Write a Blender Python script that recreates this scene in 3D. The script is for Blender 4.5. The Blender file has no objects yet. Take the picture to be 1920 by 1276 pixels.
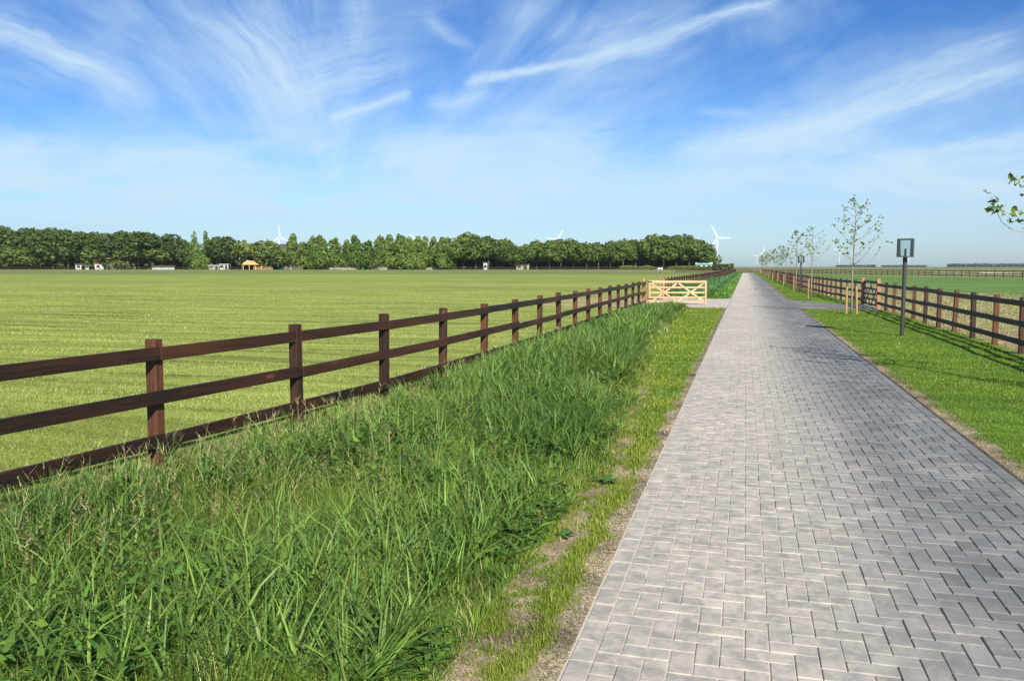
import bpy, math, random
import numpy as np
from mathutils import Vector, Matrix
R = math.radians
PI = math.pi
random.seed(7); rng = np.random.default_rng(7)
C = bpy.context.scene.collection
S = bpy.context.scene

# ------------------------------------------------------------------ camera
YAW = R(15.625); PITCH = R(5.074); EYE = 1.7; FPX = 1560.0
cd = bpy.data.cameras.new('camera'); cam = bpy.data.objects.new('camera', cd); C.objects.link(cam)
cam.location = (0, 0, EYE); cam.rotation_euler = (R(90) - PITCH, 0, YAW)
cd.sensor_width = 36; cd.lens = 36 * FPX / 1920; cd.clip_start = .05; cd.clip_end = 12000
S.camera = cam
# ------------------------------------------------------------------ sun
SUN_DIR = Vector((0.504 * math.cos(R(33)), -0.864 * math.cos(R(33)), math.sin(R(33)))).normalized()   # towards the sun
sl = bpy.data.lights.new('sun', 'SUN'); sl.energy = 4.6; sl.angle = R(.53); sl.color = (1, .95, .83)
so = bpy.data.objects.new('sun', sl); C.objects.link(so)
so.rotation_euler = SUN_DIR.to_track_quat('Z', 'Y').to_euler(); so.location = (30, -50, 40)
# ------------------------------------------------------------------ exposure
S.view_settings.view_transform = 'Standard'; S.view_settings.look = 'None'
S.view_settings.gamma = 1; S.view_settings.exposure = 0.8; S.view_settings.use_curve_mapping = False
S.cycles.max_bounces = 6; S.cycles.transparent_max_bounces = 8

def ray(x, y):
    """direction (world) seen at photograph pixel x, y - used to measure where things stand"""
    a = (x - 960) / FPX; u = (638 - y) / FPX
    b = math.cos(PITCH) + u * math.sin(PITCH); c = -math.sin(PITCH) + u * math.cos(PITCH)
    return Vector((a * math.cos(YAW) - b * math.sin(YAW), a * math.sin(YAW) + b * math.cos(YAW), c)), a, b, c
def far(x, c):
    """ground point at camera depth c in the direction of column x"""
    r, a, b, _ = ray(x, 499.5); return (r.x * c / b, r.y * c / b)

# ------------------------------------------------------------------ node helper
class NT:
    def __init__(s, nt): s.nt = nt; nt.nodes.clear()
    def n(s, t, **k):
        nd = s.nt.nodes.new(t)
        for a, v in k.items(): setattr(nd, a, v)
        return nd
    def put(s, sock, v):
        if isinstance(v, bpy.types.NodeSocket): s.nt.links.new(v, sock)
        elif v is not None: sock.default_value = v
    def m(s, op, a, b=None, c=None, clamp=False):
        nd = s.n('ShaderNodeMath', operation=op, use_clamp=clamp)
        s.put(nd.inputs[0], a); s.put(nd.inputs[1], b); s.put(nd.inputs[2], c); return nd.outputs[0]
    def vm(s, op, a, b=None, scale=None):
        nd = s.n('ShaderNodeVectorMath', operation=op)
        s.put(nd.inputs[0], a); s.put(nd.inputs[1], b)
        if scale is not None: s.put(nd.inputs['Scale'], scale)
        return nd.outputs['Value'] if op in ('DOT_PRODUCT', 'LENGTH') else nd.outputs[0]
    def comb(s, x, y, z):
        nd = s.n('ShaderNodeCombineXYZ'); s.put(nd.inputs[0], x); s.put(nd.inputs[1], y); s.put(nd.inputs[2], z); return nd.outputs[0]
    def mr(s, v, a, b, c=0., d=1., smooth=True):
        nd = s.n('ShaderNodeMapRange'); nd.interpolation_type = 'SMOOTHSTEP' if smooth else 'LINEAR'
        s.put(nd.inputs[0], v); nd.inputs[1].default_value = a; nd.inputs[2].default_value = b
        nd.inputs[3].default_value = c; nd.inputs[4].default_value = d; return nd.outputs[0]
    def noise(s, vec, scale, detail=3, rough=.5, dist=0, out='Fac'):
        nd = s.n('ShaderNodeTexNoise'); s.put(nd.inputs['Vector'], vec); nd.inputs['Scale'].default_value = scale
        nd.inputs['Detail'].default_value = detail; nd.inputs['Roughness'].default_value = rough
        nd.inputs['Distortion'].default_value = dist; return nd.outputs[out]
    def mix(s, f, a, b, blend='MIX'):
        nd = s.n('ShaderNodeMix', data_type='RGBA', blend_type=blend)
        s.put(nd.inputs[0], f); s.put(nd.inputs[6], a); s.put(nd.inputs[7], b); return nd.outputs[2]
    def ramp(s, f, stops):
        nd = s.n('ShaderNodeValToRGB'); s.put(nd.inputs[0], f); e = nd.color_ramp.elements
        while len(e) < len(stops): e.new(.5)
        for i, (p, c) in enumerate(stops): e[i].position = p; e[i].color = (*c, 1)
        return nd.outputs[0]
def col4(c): return (c[0], c[1], c[2], 1)

# ------------------------------------------------------------------ world: sky and cirrus
w = bpy.data.worlds.new('World'); S.world = w; w.use_nodes = True
T = NT(w.node_tree)
sky = T.n('ShaderNodeTexSky', sky_type='NISHITA'); sky.sun_disc = False
sky.sun_elevation = R(33); sky.sun_rotation = math.atan2(.504, -.864)
sky.air_density = 1.15; sky.dust_density = 0.6; sky.ozone_density = 4.0; sky.altitude = 0
tc = T.n('ShaderNodeTexCoord').outputs['Generated']
rot = T.n('ShaderNodeVectorRotate', rotation_type='Z_AXIS'); T.put(rot.inputs['Vector'], tc); rot.inputs['Angle'].default_value = -YAW
sx = T.n('ShaderNodeSeparateXYZ'); T.put(sx.inputs[0], rot.outputs[0])
yy = T.m('MAXIMUM', T.m('ABSOLUTE', sx.outputs[1]), .12)
P = T.m('DIVIDE', sx.outputs[0], yy); Q = T.m('DIVIDE', sx.outputs[2], yy)
PQ = T.comb(P, Q, 0)
wv = T.vm('SUBTRACT', T.noise(PQ, 5, 4, .55, out='Color'), (.5, .5, .5))
wv2 = T.vm('SUBTRACT', T.noise(PQ, 22, 3, .6, out='Color'), (.5, .5, .5))
PW = T.vm('ADD', T.vm('ADD', PQ, T.vm('SCALE', wv, scale=.055)), T.vm('SCALE', wv2, scale=.012))
PW = T.vm('MULTIPLY', PW, (1, 1, 0))
def pq(x, y):
    _, a, b, c = ray(x, y); return Vector((a / b, c / b, 0))
total = None
#          x0   y0    x1   y1   halfwidth  amp  end-fade  sharp(lower edge)
streaks = [(-120, -10, 300, 200, 36, .62, .2), (-60, 30, 330, 215, 18, .35, .2), (120, 10, 420, 170, 50, .20, .3),
           (270, -30, 640, 250, 40, .36, .3), (380, 0, 600, 240, 95, .52, .35), (420, 210, 850, 90, 75, .42, .4),
           (520, 130, 620, 300, 60, .30, .3), (560, 40, 900, 10, 60, .22, .35), (780, 20, 900, 110, 14, .30, .3),
           (850, 172, 1180, 92, 9, .85, .10), (1100, 112, 1480, -8, 15, .62, .15), (1000, 150, 1300, 60, 30, .35, .3), (1000, 110, 1330, -10, 46, .30, .35),
           (960, 60, 1010, -10, 14, .22, .3), (1035, 80, 1085, 10, 8, .30, .3),
           (620, 236, 780, 182, 12, .75, .12), (780, 215, 940, 175, 16, .40, .3), (340, 285, 560, 262, 14, .45, .3),
           (1230, 322, 1990, 62, 44, .50, .25), (1290, 298, 1700, 205, 26, .66, .25), (1400, 270, 1990, 120, 20, .62, .2),
           (1500, 230, 1960, 40, 26, .20, .3), (1650, 275, 1990, 258, 7, .35, .3), (1300, 215, 1420, 225, 8, .32, .35),
           (-80, 300, 520, 320, 40, .46, .2), (-80, 262, 200, 276, 16, .30, .3), (240, 345, 620, 330, 26, .48, .3), (560, 300, 1150, 300, 55, .42, .25),
           (900, 250, 1150, 290, 55, .42, .35), (700, 350, 1500, 330, 30, .55, .2), (1150, 345, 2050, 320, 42, .52, .2),
           (1550, 290, 1990, 300, 26, .35, .3), (380, 402, 860, 372, 7, .42, .25), (-80, 405, 2000, 410, 15, .34, .15),
           (1180, 395, 1990, 385, 13, .40, .2), (1000, 180, 1250, 150, 45, .20, .4), (20, 250, 160, 258, 4, .28, .3)]
for i, (x0, y0, x1, y1, wd, amp, ef) in enumerate(streaks):
    a, b = pq(x0, y0), pq(x1, y1); d = b - a; L = d.length; d.normalize(); nrm = Vector((-d.y, d.x, 0))
    rel = T.vm('SUBTRACT', PW, tuple(a))
    t = T.m('DIVIDE', T.vm('DOT_PRODUCT', rel, tuple(d)), L); s = T.vm('DOT_PRODUCT', rel, tuple(nrm))
    g = T.m('POWER', 2.718, T.m('MULTIPLY', T.m('MULTIPLY', s, s), -1 / (wd / FPX) ** 2))
    fade = T.m('MULTIPLY', T.mr(t, 0, ef), T.mr(t, 1, 1 - ef) if False else T.m('SUBTRACT', 1, T.mr(t, 1 - ef, 1)))
    tex = T.noise(T.comb(T.m('MULTIPLY', t, L * 9), T.m('MULTIPLY', s, 80), i * 3.7), 1, 7, .68, .35)
    k = T.m('MULTIPLY', T.m('MULTIPLY', g, fade), T.mr(tex, .30, .72, .30 * amp, min(.97, 1.55 * amp), False))
    inv = T.m('SUBTRACT', 1, k)
    total = inv if total is None else T.m('MULTIPLY', total, inv)
# thin structure in the plane of the cloud deck, drawn out in the wind's direction
den = T.m('MAXIMUM', T.m('ADD', Q, .08), .03)
pl = T.comb(T.m('DIVIDE', P, den), T.m('DIVIDE', 1, den), 0)
th = T.noise(T.vm('MULTIPLY', pl, (1.1, .35, 0)), 1.3, 6, .62, .8)
veil = T.m('MULTIPLY', T.mr(th, .45, .8, 0, .26), T.mr(Q, .02, .12))
# fibres that run together towards the horizon, as parallel cirrus bands do in perspective
V0 = pq(640, 470)
dv = T.vm('SUBTRACT', T.vm('ADD', PQ, T.vm('SCALE', wv, scale=.035)), tuple(V0)); sv = T.n('ShaderNodeSeparateXYZ'); T.put(sv.inputs[0], dv)
th_ = T.m('ARCTAN2', sv.outputs[1], sv.outputs[0]); rv = T.vm('LENGTH', dv)
fib = T.noise(T.comb(T.m('MULTIPLY', th_, 7), T.m('MULTIPLY', rv, 3.2), 2.2), 1, 9, .66, .25)
fib2 = T.noise(T.comb(T.m('MULTIPLY', th_, 2.2), T.m('MULTIPLY', rv, 4.5), 7.1), 1, 4, .55, .3)
fv = T.m('MULTIPLY', T.m('MULTIPLY', T.mr(fib, .34, .76, 0, .60, False), T.mr(fib2, .36, .62, .12, 1)), T.mr(Q, .05, .13))
total = T.m('MULTIPLY', total, T.m('SUBTRACT', 1, fv)) 
band = T.noise(T.vm('MULTIPLY', PW, (4.2, 15, 1)), 1, 8, .64, .9)
bv = T.m('MULTIPLY', T.mr(band, .40, .62, .0, .84), T.m('MULTIPLY', T.mr(Q, .035, .085), T.m('SUBTRACT', 1, T.mr(Q, .12, .19))))
total = T.m('MULTIPLY', total, T.m('SUBTRACT', 1, bv))
low = T.m('MULTIPLY', T.mr(Q, .0, .04), T.m('SUBTRACT', 1, T.mr(Q, .06, .2)))
total = T.m('MULTIPLY', total, T.m('SUBTRACT', 1, veil))
total = T.m('MULTIPLY', total, T.m('SUBTRACT', 1, T.m('MULTIPLY', low, .12)))
cf = T.m('SUBTRACT', 1, total, clamp=True)
cf = T.m('MULTIPLY', cf, .92)
CLOUD = (4.7, 6.0, 6.9, 1)
air = T.mix(T.mr(Q, -.02, .30), (.76, 1.00, 1.34, 1), (.15, .445, .83, 1))       # clear, ozone-rich upper air
skc = T.mix(cf, T.mix(1, sky.outputs[0], air, 'MULTIPLY'), CLOUD)
bg = T.n('ShaderNodeBackground'); T.put(bg.inputs[0], skc); bg.inputs[1].default_value = .085
T.put(T.n('ShaderNodeOutputWorld').inputs[0], bg.outputs[0])

# ------------------------------------------------------------------ materials
def mat(name):
    m = bpy.data.materials.new(name); m.use_nodes = True; return m, NT(m.node_tree)
def out(T, sh): T.put(T.n('ShaderNodeOutputMaterial').inputs[0], sh)
def bsdf(T, col, rough=.7, spec=.3, normal=None, metal=0):
    b = T.n('ShaderNodeBsdfPrincipled'); T.put(b.inputs['Base Color'], col); T.put(b.inputs['Roughness'], rough)
    b.inputs['Specular IOR Level'].default_value = spec; b.inputs['Metallic'].default_value = metal
    if normal is not None: T.put(b.inputs['Normal'], normal)
    return b.outputs[0]
def bump(T, h, strength=.3, dist=.01):
    b = T.n('ShaderNodeBump'); b.inputs['Strength'].default_value = strength; b.inputs['Distance'].default_value = dist
    T.put(b.inputs['Height'], h); return b.outputs[0]
def plain(name, c, rough=.7, spec=.3, var=.12, scale=8, metal=0):
    m, T = mat(name); tc = T.n('ShaderNodeTexCoord').outputs['Object']
    n = T.noise(tc, scale, 4, .6); cc = T.mix(n, col4([v * (1 - var * 2) for v in c]), col4([min(1, v * (1 + var * 2)) for v in c]))
    out(T, bsdf(T, cc, rough, spec, bump(T, n, .2, .01), metal)); return m
def wood(name, dark, light, along, rough=.6, rand=.5, spec=.3):
    """stained timber; grain runs along local axis `along`; every board differs"""
    m, T = mat(name); tc = T.n('ShaderNodeTexCoord').outputs['Object']; oi = T.n('ShaderNodeObjectInfo').outputs['Random']
    sc = [60, 60, 60]; sc[along] = 2.2
    off = T.vm('SCALE', (3.1, 7.7, 5.3), scale=T.m('MULTIPLY', oi, 40))
    v = T.vm('ADD', tc, off)
    gr = T.noise(T.vm('MULTIPLY', v, tuple(sc)), 1, 4, .6, .4)
    sc2 = [6, 6, 6]; sc2[along] = .8
    bl = T.noise(T.vm('MULTIPLY', v, tuple(sc2)), 1, 3, .5)
    f = T.m('ADD', T.m('MULTIPLY', T.mr(gr, .3, .7), .45), T.m('ADD', T.m('MULTIPLY', T.mr(bl, .35, .7), .55), T.m('MULTIPLY', T.m('SUBTRACT', oi, .5), rand)), clamp=True)
    c = T.mix(f, col4(dark), col4(light))
    vo = T.n('ShaderNodeTexVoronoi'); sc3 = [5, 5, 5]; sc3[along] = 1.4
    T.put(vo.inputs['Vector'], T.vm('MULTIPLY', v, tuple(sc3))); vo.inputs['Scale'].default_value = 1
    c = T.mix(T.m('SUBTRACT', 1, T.mr(vo.outputs['Distance'], .05, .14)), c, col4([v * 1.7 for v in light]))
    out(T, bsdf(T, c, rough, spec, bump(T, gr, .35, .004))); return m
M = {}
M['rail'] = wood('stained_rail_wood', (.010, .007, .006), (.062, .024, .011), 1, .55)
M['post'] = wood('stained_post_wood', (.020, .010, .008), (.125, .047, .021), 2, .6)
M['post_new'] = wood('orange_post_wood', (.20, .085, .04), (.42, .21, .11), 2, .6)
M['gate_wood'] = wood('pale_gate_wood', (.42, .265, .14), (.64, .44, .26), 0, .6, .3)
M['gate_wood_z'] = wood('pale_gate_wood_upright', (.34, .20, .11), (.54, .36, .21), 2, .6, .3)
M['dark_gate'] = wood('dark_gate_wood', (.03, .025, .03), (.11, .075, .06), 1, .6)
M['stake'] = wood('round_stake_wood', (.26, .17, .06), (.46, .33, .14), 2, .7)
M['grey_wood'] = wood('weathered_wood', (.18, .15, .10), (.36, .32, .22), 0, .8)
M['metal'] = plain('dark_grey_metal', (.055, .052, .05), .45, .5, .1, 20, .3)
M['panel'] = plain('grey_translucent_panel', (.20, .25, .24), .3, .5, .05, 10)
M['black'] = plain('black_plastic', (.012, .012, .013), .4, .5)
M['turb'] = plain('turbine_white', (.68, .70, .72), .4, .5, .02, .1)
M['white'] = plain('white_wall', (.58, .58, .57), .7, .3, .05, .5)
M['cream'] = plain('cream_wall', (.38, .35, .28), .8, .3, .08, .5)
M['teal'] = plain('teal_panel', (.25, .55, .50), .6, .3, .05, .5)
M['redroof'] = plain('red_roof_tiles', (.30, .06, .04), .8, .2, .15, 2)
M['darkroof'] = plain('dark_brown_roof', (.075, .062, .058), .8, .2, .12, .6)
M['tanroof'] = plain('light_wood_roof', (.62, .36, .14), .8, .2, .10, 1.5)
M['window'] = plain('dark_window_glass', (.03, .035, .04), .15, .6, .05, 1)
M['strap'] = plain('black_rubber', (.02, .02, .02), .6, .3)
m, T = mat('clear_lantern_glass')
gl = T.n('ShaderNodeBsdfGlossy'); gl.inputs['Color'].default_value = (.8, .85, .85, 1); gl.inputs['Roughness'].default_value = .05
tr = T.n('ShaderNodeBsdfTransparent'); tr.inputs['Color'].default_value = (.90, .93, .93, 1)
fr = T.n('ShaderNodeFresnel'); fr.inputs[0].default_value = 1.5
mx = T.n('ShaderNodeMixShader'); T.put(mx.inputs[0], fr.outputs[0]); T.put(mx.inputs[1], tr.outputs[0]); T.put(mx.inputs[2], gl.outputs[0])
out(T, mx.outputs[0]); M['glass'] = m

def leafmat(name, trans=.35, rough=.5, spec=.25, bright=1., objvar=.0, hue=(1, 1, 1), tcol=(1.15, 1.25, .5)):
    """foliage: per-blade colour is stored with the blade, light comes through"""
    m, T = mat(name); at = T.n('ShaderNodeAttribute', attribute_name='tint').outputs['Color']
    c = T.mix(1, at, col4([bright * h for h in hue]), 'MULTIPLY')
    if objvar:
        oi = T.n('ShaderNodeObjectInfo').outputs['Random']
        c = T.mix(1, c, T.mix(oi, col4((1 - objvar, 1 - objvar * .7, 1 - objvar)), col4((1 + objvar, 1 + objvar, 1 + objvar * .4))), 'MULTIPLY')
    b = bsdf(T, c, rough, spec)
    t = T.n('ShaderNodeBsdfTranslucent'); T.put(t.inputs[0], T.mix(1, c, col4(tcol), 'MULTIPLY'))
    mx = T.n('ShaderNodeMixShader'); mx.inputs[0].default_value = trans; T.put(mx.inputs[1], b); T.put(mx.inputs[2], t.outputs[0])
    out(T, mx.outputs[0]); return m
M['grass'] = leafmat('grass_blades', .22, tcol=(1.2, 1.2, .4))
M['reed'] = leafmat('reed_leaves', .22, .5, .25, tcol=(1.2, 1.2, .4))
M['treeleaf'] = leafmat('tree_leaves', .25, .55, .2, 1, .18)
M['youngleaf'] = leafmat('young_tree_leaves', .3, .45, .35)
M['bark'] = plain('tree_bark', (.14, .11, .08), .9, .1, .2, 6)
M['youngbark'] = plain('young_tree_bark', (.22, .19, .13), .85, .15, .2, 30)

# ------------------------------------------------------------------ mesh helpers
def tag(o, label=None, cat=None, group=None, kind=None):
    if label: o['label'] = label
    if cat: o['category'] = cat
    if group: o['group'] = group
    if kind: o['kind'] = kind
    return o
def empty(name, loc, label, cat, group=None):
    o = bpy.data.objects.new(name, None); C.objects.link(o); o.location = loc; o.empty_display_size = .3
    return tag(o, label, cat, group)
def link(name, me, parent=None, loc=None, rot=None, scale=None):
    o = bpy.data.objects.new(name, me); C.objects.link(o)
    if parent: o.parent = parent
    if loc is not None: o.location = loc
    if rot is not None: o.rotation_euler = rot
    if scale is not None: o.scale = scale
    return o
def fast_mesh(name, co, faces, mats=(), colors=None, smooth=False, attrs=None):
    """co (N,3) array, faces (F,k) array of equal-sized faces"""
    me = bpy.data.meshes.new(name); co = np.asarray(co, dtype=np.float32); faces = np.asarray(faces, dtype=np.int32)
    me.vertices.add(len(co)); me.vertices.foreach_set('co', co.ravel())
    F, k = faces.shape
    me.loops.add(F * k); me.polygons.add(F)
    me.polygons.foreach_set('loop_start', np.arange(F, dtype=np.int32) * k)
    me.loops.foreach_set('vertex_index', faces.ravel())
    for m_ in mats: me.materials.append(m_)
    me.polygons.foreach_set('use_smooth', np.full(F, smooth))
    me.update(calc_edges=True)
    if colors is not None:
        c = np.ones((len(co), 4), dtype=np.float32); c[:, :3] = colors
        a = me.color_attributes.new('tint', 'FLOAT_COLOR', 'POINT'); a.data.foreach_set('color', c.ravel())
    for nm, v in (attrs or {}).items():
        a = me.attributes.new(nm, 'FLOAT', 'POINT'); a.data.foreach_set('value', np.asarray(v, dtype=np.float32))
    return me
class MB:
    """collects boxes, tubes and prisms into one mesh"""
    def __init__(s): s.v = []; s.f = []; s.mi = []; s.cur = 0
    def add(s, vs, fs):
        n = len(s.v); s.v += [tuple(v) for v in vs]; s.f += [tuple(i + n for i in f) for f in fs]; s.mi += [s.cur] * len(fs); return s
    def box(s, x0, x1, y0, y1, z0, z1, b=0):
        if b == 0:
            vs = [(x, y, z) for x in (x0, x1) for y in (y0, y1) for z in (z0, z1)]
            return s.add(vs, [(0, 1, 3, 2), (4, 6, 7, 5), (0, 4, 5, 1), (2, 3, 7, 6), (0, 2, 6, 4), (1, 5, 7, 3)])
        # chamfered box
        vs = []; idx = {}
        X = (x0, x1); Y = (y0, y1); Z = (z0, z1)
        for i in (0, 1):
            for j in (0, 1):
                for k in (0, 1):
                    sx, sy, sz = (1, -1)[i], (1, -1)[j], (1, -1)[k]
                    idx[i, j, k, 0] = len(vs); vs.append((X[i], Y[j] + sy * b, Z[k] + sz * b))
                    idx[i, j, k, 1] = len(vs); vs.append((X[i] + sx * b, Y[j], Z[k] + sz * b))
                    idx[i, j, k, 2] = len(vs); vs.append((X[i] + sx * b, Y[j] + sy * b, Z[k]))
        fs = []
        for i in (0, 1):
            fs.append([idx[i, 0, 0, 0], idx[i, 0, 1, 0], idx[i, 1, 1, 0], idx[i, 1, 0, 0]][::(1 if i == 0 else -1)])
            fs.append([idx[0, i, 0, 1], idx[1, i, 0, 1], idx[1, i, 1, 1], idx[0, i, 1, 1]][::(1 if i == 0 else -1)])
            fs.append([idx[0, 0, i, 2], idx[0, 1, i, 2], idx[1, 1, i, 2], idx[1, 0, i, 2]][::(1 if i == 0 else -1)])
            for j in (0, 1):
                fs.append([idx[i, j, 0, 0], idx[i, j, 1, 0], idx[i, j, 1, 1], idx[i, j, 0, 1]])
                fs.append([idx[i, 0, j, 0], idx[i, 1, j, 0], idx[i, 1, j, 2], idx[i, 0, j, 2]])
                fs.append([idx[0, i, j, 1], idx[1, i, j, 1], idx[1, i, j, 2], idx[0, i, j, 2]])
                for k in (0, 1): fs.append([idx[i, j, k, 0], idx[i, j, k, 1], idx[i, j, k, 2]])
        return s.add(vs, fs)
    def tube(s, pts, rad, n=8, cap=True):
        pts = [Vector(p) for p in pts]; rings = []
        for i, p in enumerate(pts):
            d = (pts[min(i + 1, len(pts) - 1)] - pts[max(i - 1, 0)]).normalized()
            a = d.orthogonal().normalized() if abs(d.z) < .99 else Vector((1, 0, 0)); a = (a - d * a.dot(d)).normalized(); b = d.cross(a)
            r = rad[i] if hasattr(rad, '__len__') else rad
            rings.append([p + (a * math.cos(2 * PI * k / n) + b * math.sin(2 * PI * k / n)) * r for k in range(n)])
        vs = [v for r_ in rings for v in r_]; fs = []
        for i in range(len(pts) - 1):
            for k in range(n): fs.append((i * n + k, i * n + (k + 1) % n, (i + 1) * n + (k + 1) % n, (i + 1) * n + k))
        if cap: fs.append(tuple(range(n))[::-1]); fs.append(tuple((len(pts) - 1) * n + k for k in range(n)))
        return s.add(vs, fs)
    def bar(s, p, q, w, t, up=(0, 1, 0)):
        """flat bar from p to q, width w across, thickness t along `up`"""
        p, q, u = Vector(p), Vector(q), Vector(up).normalized(); d = (q - p).normalized(); a = d.cross(u).normalized()
        vs = [e + a * sa * w / 2 + u * su * t / 2 for e in (p, q) for sa in (-1, 1) for su in (-1, 1)]
        return s.add(vs, [(0, 1, 3, 2), (4, 6, 7, 5), (0, 4, 5, 1), (2, 3, 7, 6), (0, 2, 6, 4), (1, 5, 7, 3)])
    def mesh(s, name, *mats, smooth=False):
        me = bpy.data.meshes.new(name); me.from_pydata(s.v, [], s.f)
        for m_ in mats: me.materials.append(m_)
        me.polygons.foreach_set('material_index', s.mi); me.polygons.foreach_set('use_smooth', [smooth] * len(s.f))
        me.update(); 
        import bmesh
        bm = bmesh.new(); bm.from_mesh(me); bmesh.ops.recalc_face_normals(bm, faces=bm.faces); bm.to_mesh(me); bm.free()
        return me

def vnoise(x, y, scale, seed=0):
    """smooth value noise 0..1 on arrays"""
    x = np.asarray(x, dtype=float) * scale + seed * 17.3; y = np.asarray(y, dtype=float) * scale + seed * 9.1
    xi = np.floor(x).astype(np.int64); yi = np.floor(y).astype(np.int64); fx = x - xi; fy = y - yi
    def h(i, j):
        n = (i * 374761393 + j * 668265263 + seed * 1442695) & 0x7fffffff
        n = ((n ^ (n >> 13)) * 1274126177) & 0x7fffffff
        return ((n ^ (n >> 16)) & 0xffff) / 65535.
    u = fx * fx * (3 - 2 * fx); v = fy * fy * (3 - 2 * fy)
    return (h(xi, yi) * (1 - u) + h(xi + 1, yi) * u) * (1 - v) + (h(xi, yi + 1) * (1 - u) + h(xi + 1, yi + 1) * u) * v
def fbm(x, y, scale, seed=0, oct=4):
    s = 0; a = 1; t = 0
    for i in range(oct): s = s + a * vnoise(x, y, scale * 2 ** i, seed + i); t += a; a *= .5
    return s / t
def sstep(x, a, b):
    t = np.clip((np.asarray(x, dtype=float) - a) / (b - a), 0, 1); return t * t * (3 - 2 * t)

# ------------------------------------------------------------------ the lie of the land
ROAD_L, ROAD_R = -.71, 2.15
def fence_x(Y): return -4.11 - .64 * np.exp(-(np.asarray(Y, dtype=float) - 5.85) / 3.6)
def rfence_x(Y):
    Y = np.asarray(Y, dtype=float); return np.where(Y < 38, 5.24, 4.05 + 1.19 * np.exp(-np.maximum(Y - 38, 0) / 14))
def reed_edge(Y):
    """road-side limit of the tall vegetation"""
    Y = np.asarray(Y, dtype=float)
    return np.interp(Y, [0, 5, 8, 10.5, 17.8, 27, 36, 48, 60, 230], [-1.28, -1.17, -1.15, -1.33, -1.85, -2.15, -2.3, -1.9, -1.7, -1.6]) + (fbm(Y, Y * 0, 1.1, 5) - .5) * .35
def ditch(X, Y):
    l = fence_x(Y) + .22; r = reed_edge(Y) - .10; t = np.clip((X - l) / (r - l), 0, 1)
    d = .5 * np.sin(t * PI) ** 1.2 * (t > 0) * (t < 1)
    on = (1 - sstep(Y, 34.6, 35.8)) + sstep(Y, 46.3, 47.5) * (1 - sstep(Y, 205, 222))
    return d * on
def veg_top(X, Y):
    '''how high the ditch vegetation stands above the level of the meadow'''
    fe = X - fence_x(Y); e = reed_edge(Y) - X
    t = (.20 + .30 * sstep(fe, .35, 1.5)) * (.30 + .70 * sstep(e, 0, .9))
    return t * np.interp(Y, [3, 6, 9, 12, 25, 31, 35], [.45, .6, .85, 1, .95, .55, .35])
def hz(X, Y):
    X = np.asarray(X, dtype=float); Y = np.asarray(Y, dtype=float)
    c = Y * math.cos(YAW) - X * math.sin(YAW)
    z = .42 * sstep(c, 110, 300) * sstep(-X, 8, 40)
    z = z - ditch(X, Y)
    z = z + (fbm(X, Y, .5, 11) - .5) * .05 * ((X < -.95) | (X > 2.4)) * (c < 150)
    under = ((X > ROAD_L) & (X < ROAD_R)) | ((Y > 35.5) & (Y < 46) & (X > -4.6) & (X < 5.6))
    return np.where(under, -.045, z)
def axis(dense, lo, hi, fac):
    a, b, st = dense; mid = list(np.arange(a, b + 1e-6, st)); s = st; x = b
    while x < hi: s *= fac; x += s; mid.append(x)
    s = st; x = a; pre = []
    while x > lo: s *= fac; x -= s; pre.append(x)
    return np.array(pre[::-1] + mid)
gx = axis((-6, 6.2, .07), -4600, 4600, 1.10); gx = np.sort(np.unique(np.r_[gx, ROAD_L - .002, ROAD_L + .002, ROAD_R - .002, ROAD_R + .002]))
gy = np.r_[axis((2.6, 18, .07), -60, 18, 1.3), axis((18.1, 50, .13), 18.1, 4700, 1.05)]
GX, GY = np.meshgrid(gx, gy); gxf, gyf = GX.ravel(), GY.ravel()
gz = hz(gxf, gyf)
n0, n1 = GX.shape
ii = (np.arange(n0 - 1)[:, None] * n1 + np.arange(n1 - 1)[None, :]).ravel()
gfaces = np.stack([ii, ii + 1, ii + n1 + 1, ii + n1], 1)
FIELD = np.array((.265, .305, .074)); LAWN = np.array((.115, .205, .022)); SOIL = np.array((.33, .245, .155)); MUD = np.array((.06, .05, .03))
TAN = np.array((.275, .25, .115)); GREEN = np.array((.125, .205, .055)); DULL = np.array((.20, .215, .085)); FARL = np.array((.19, .225, .07))
def soil_mask(X, Y):
    """bare earth: strip along the reeds and blotches in the left verge, edges of the paving"""
    e = reed_edge(Y); wx = X + (fbm(X, Y, 6, 22, 3) - .5) * .22; wy = Y + (fbm(X, Y, 6, 26, 3) - .5) * .3
    n = fbm(wx, wy, 4.1, 21, 5); n2 = fbm(wx, wy, 1.3, 31, 4)
    near = 1 - sstep(Y, 9, 16)
    fine_ = fbm(wx, wy, 11, 61, 3)
    wdt = .05 + .30 * np.clip(fbm(Y + 0 * X, 0 * Y, .75, 33, 3) - .28, 0, 1) * (1 - .6 * sstep(Y, 5, 9)) * .95
    m = sstep(wdt - np.abs(wx - e - .04 - wdt * .4), -.06, .07) * sstep(fine_, .30, .50) * (.25 + .75 * near)
    for px_, py_, sx_, sy_ in ((-1.0, 3.75, .09, .22), (-1.12, 3.2, .10, .25), (-1.08, 5.2, .10, .30)):
        q = ((wx - px_) / sx_) ** 2 + ((wy - py_) / sy_) ** 2
        m = np.maximum(m, sstep(1.15 - q - 1.1 * (fine_ - .5), -.15, .75) * .75)
    m = np.maximum(m, sstep(X, -.84 + (n - .5) * .22, -.77 + (n - .5) * .22) * (X < ROAD_L + .1))
    m = np.maximum(m, sstep(ROAD_R + .12 + (n - .5) * .22, X - .03, X + .03) * (X > ROAD_R - .1))
    m = np.maximum(m, sstep(rfence_x(Y) + .1 - X, .25, -.05) * (X < 6.5) * (X > 4) * sstep(n, .3, .5))
    return np.clip(m, 0, 1)
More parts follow.
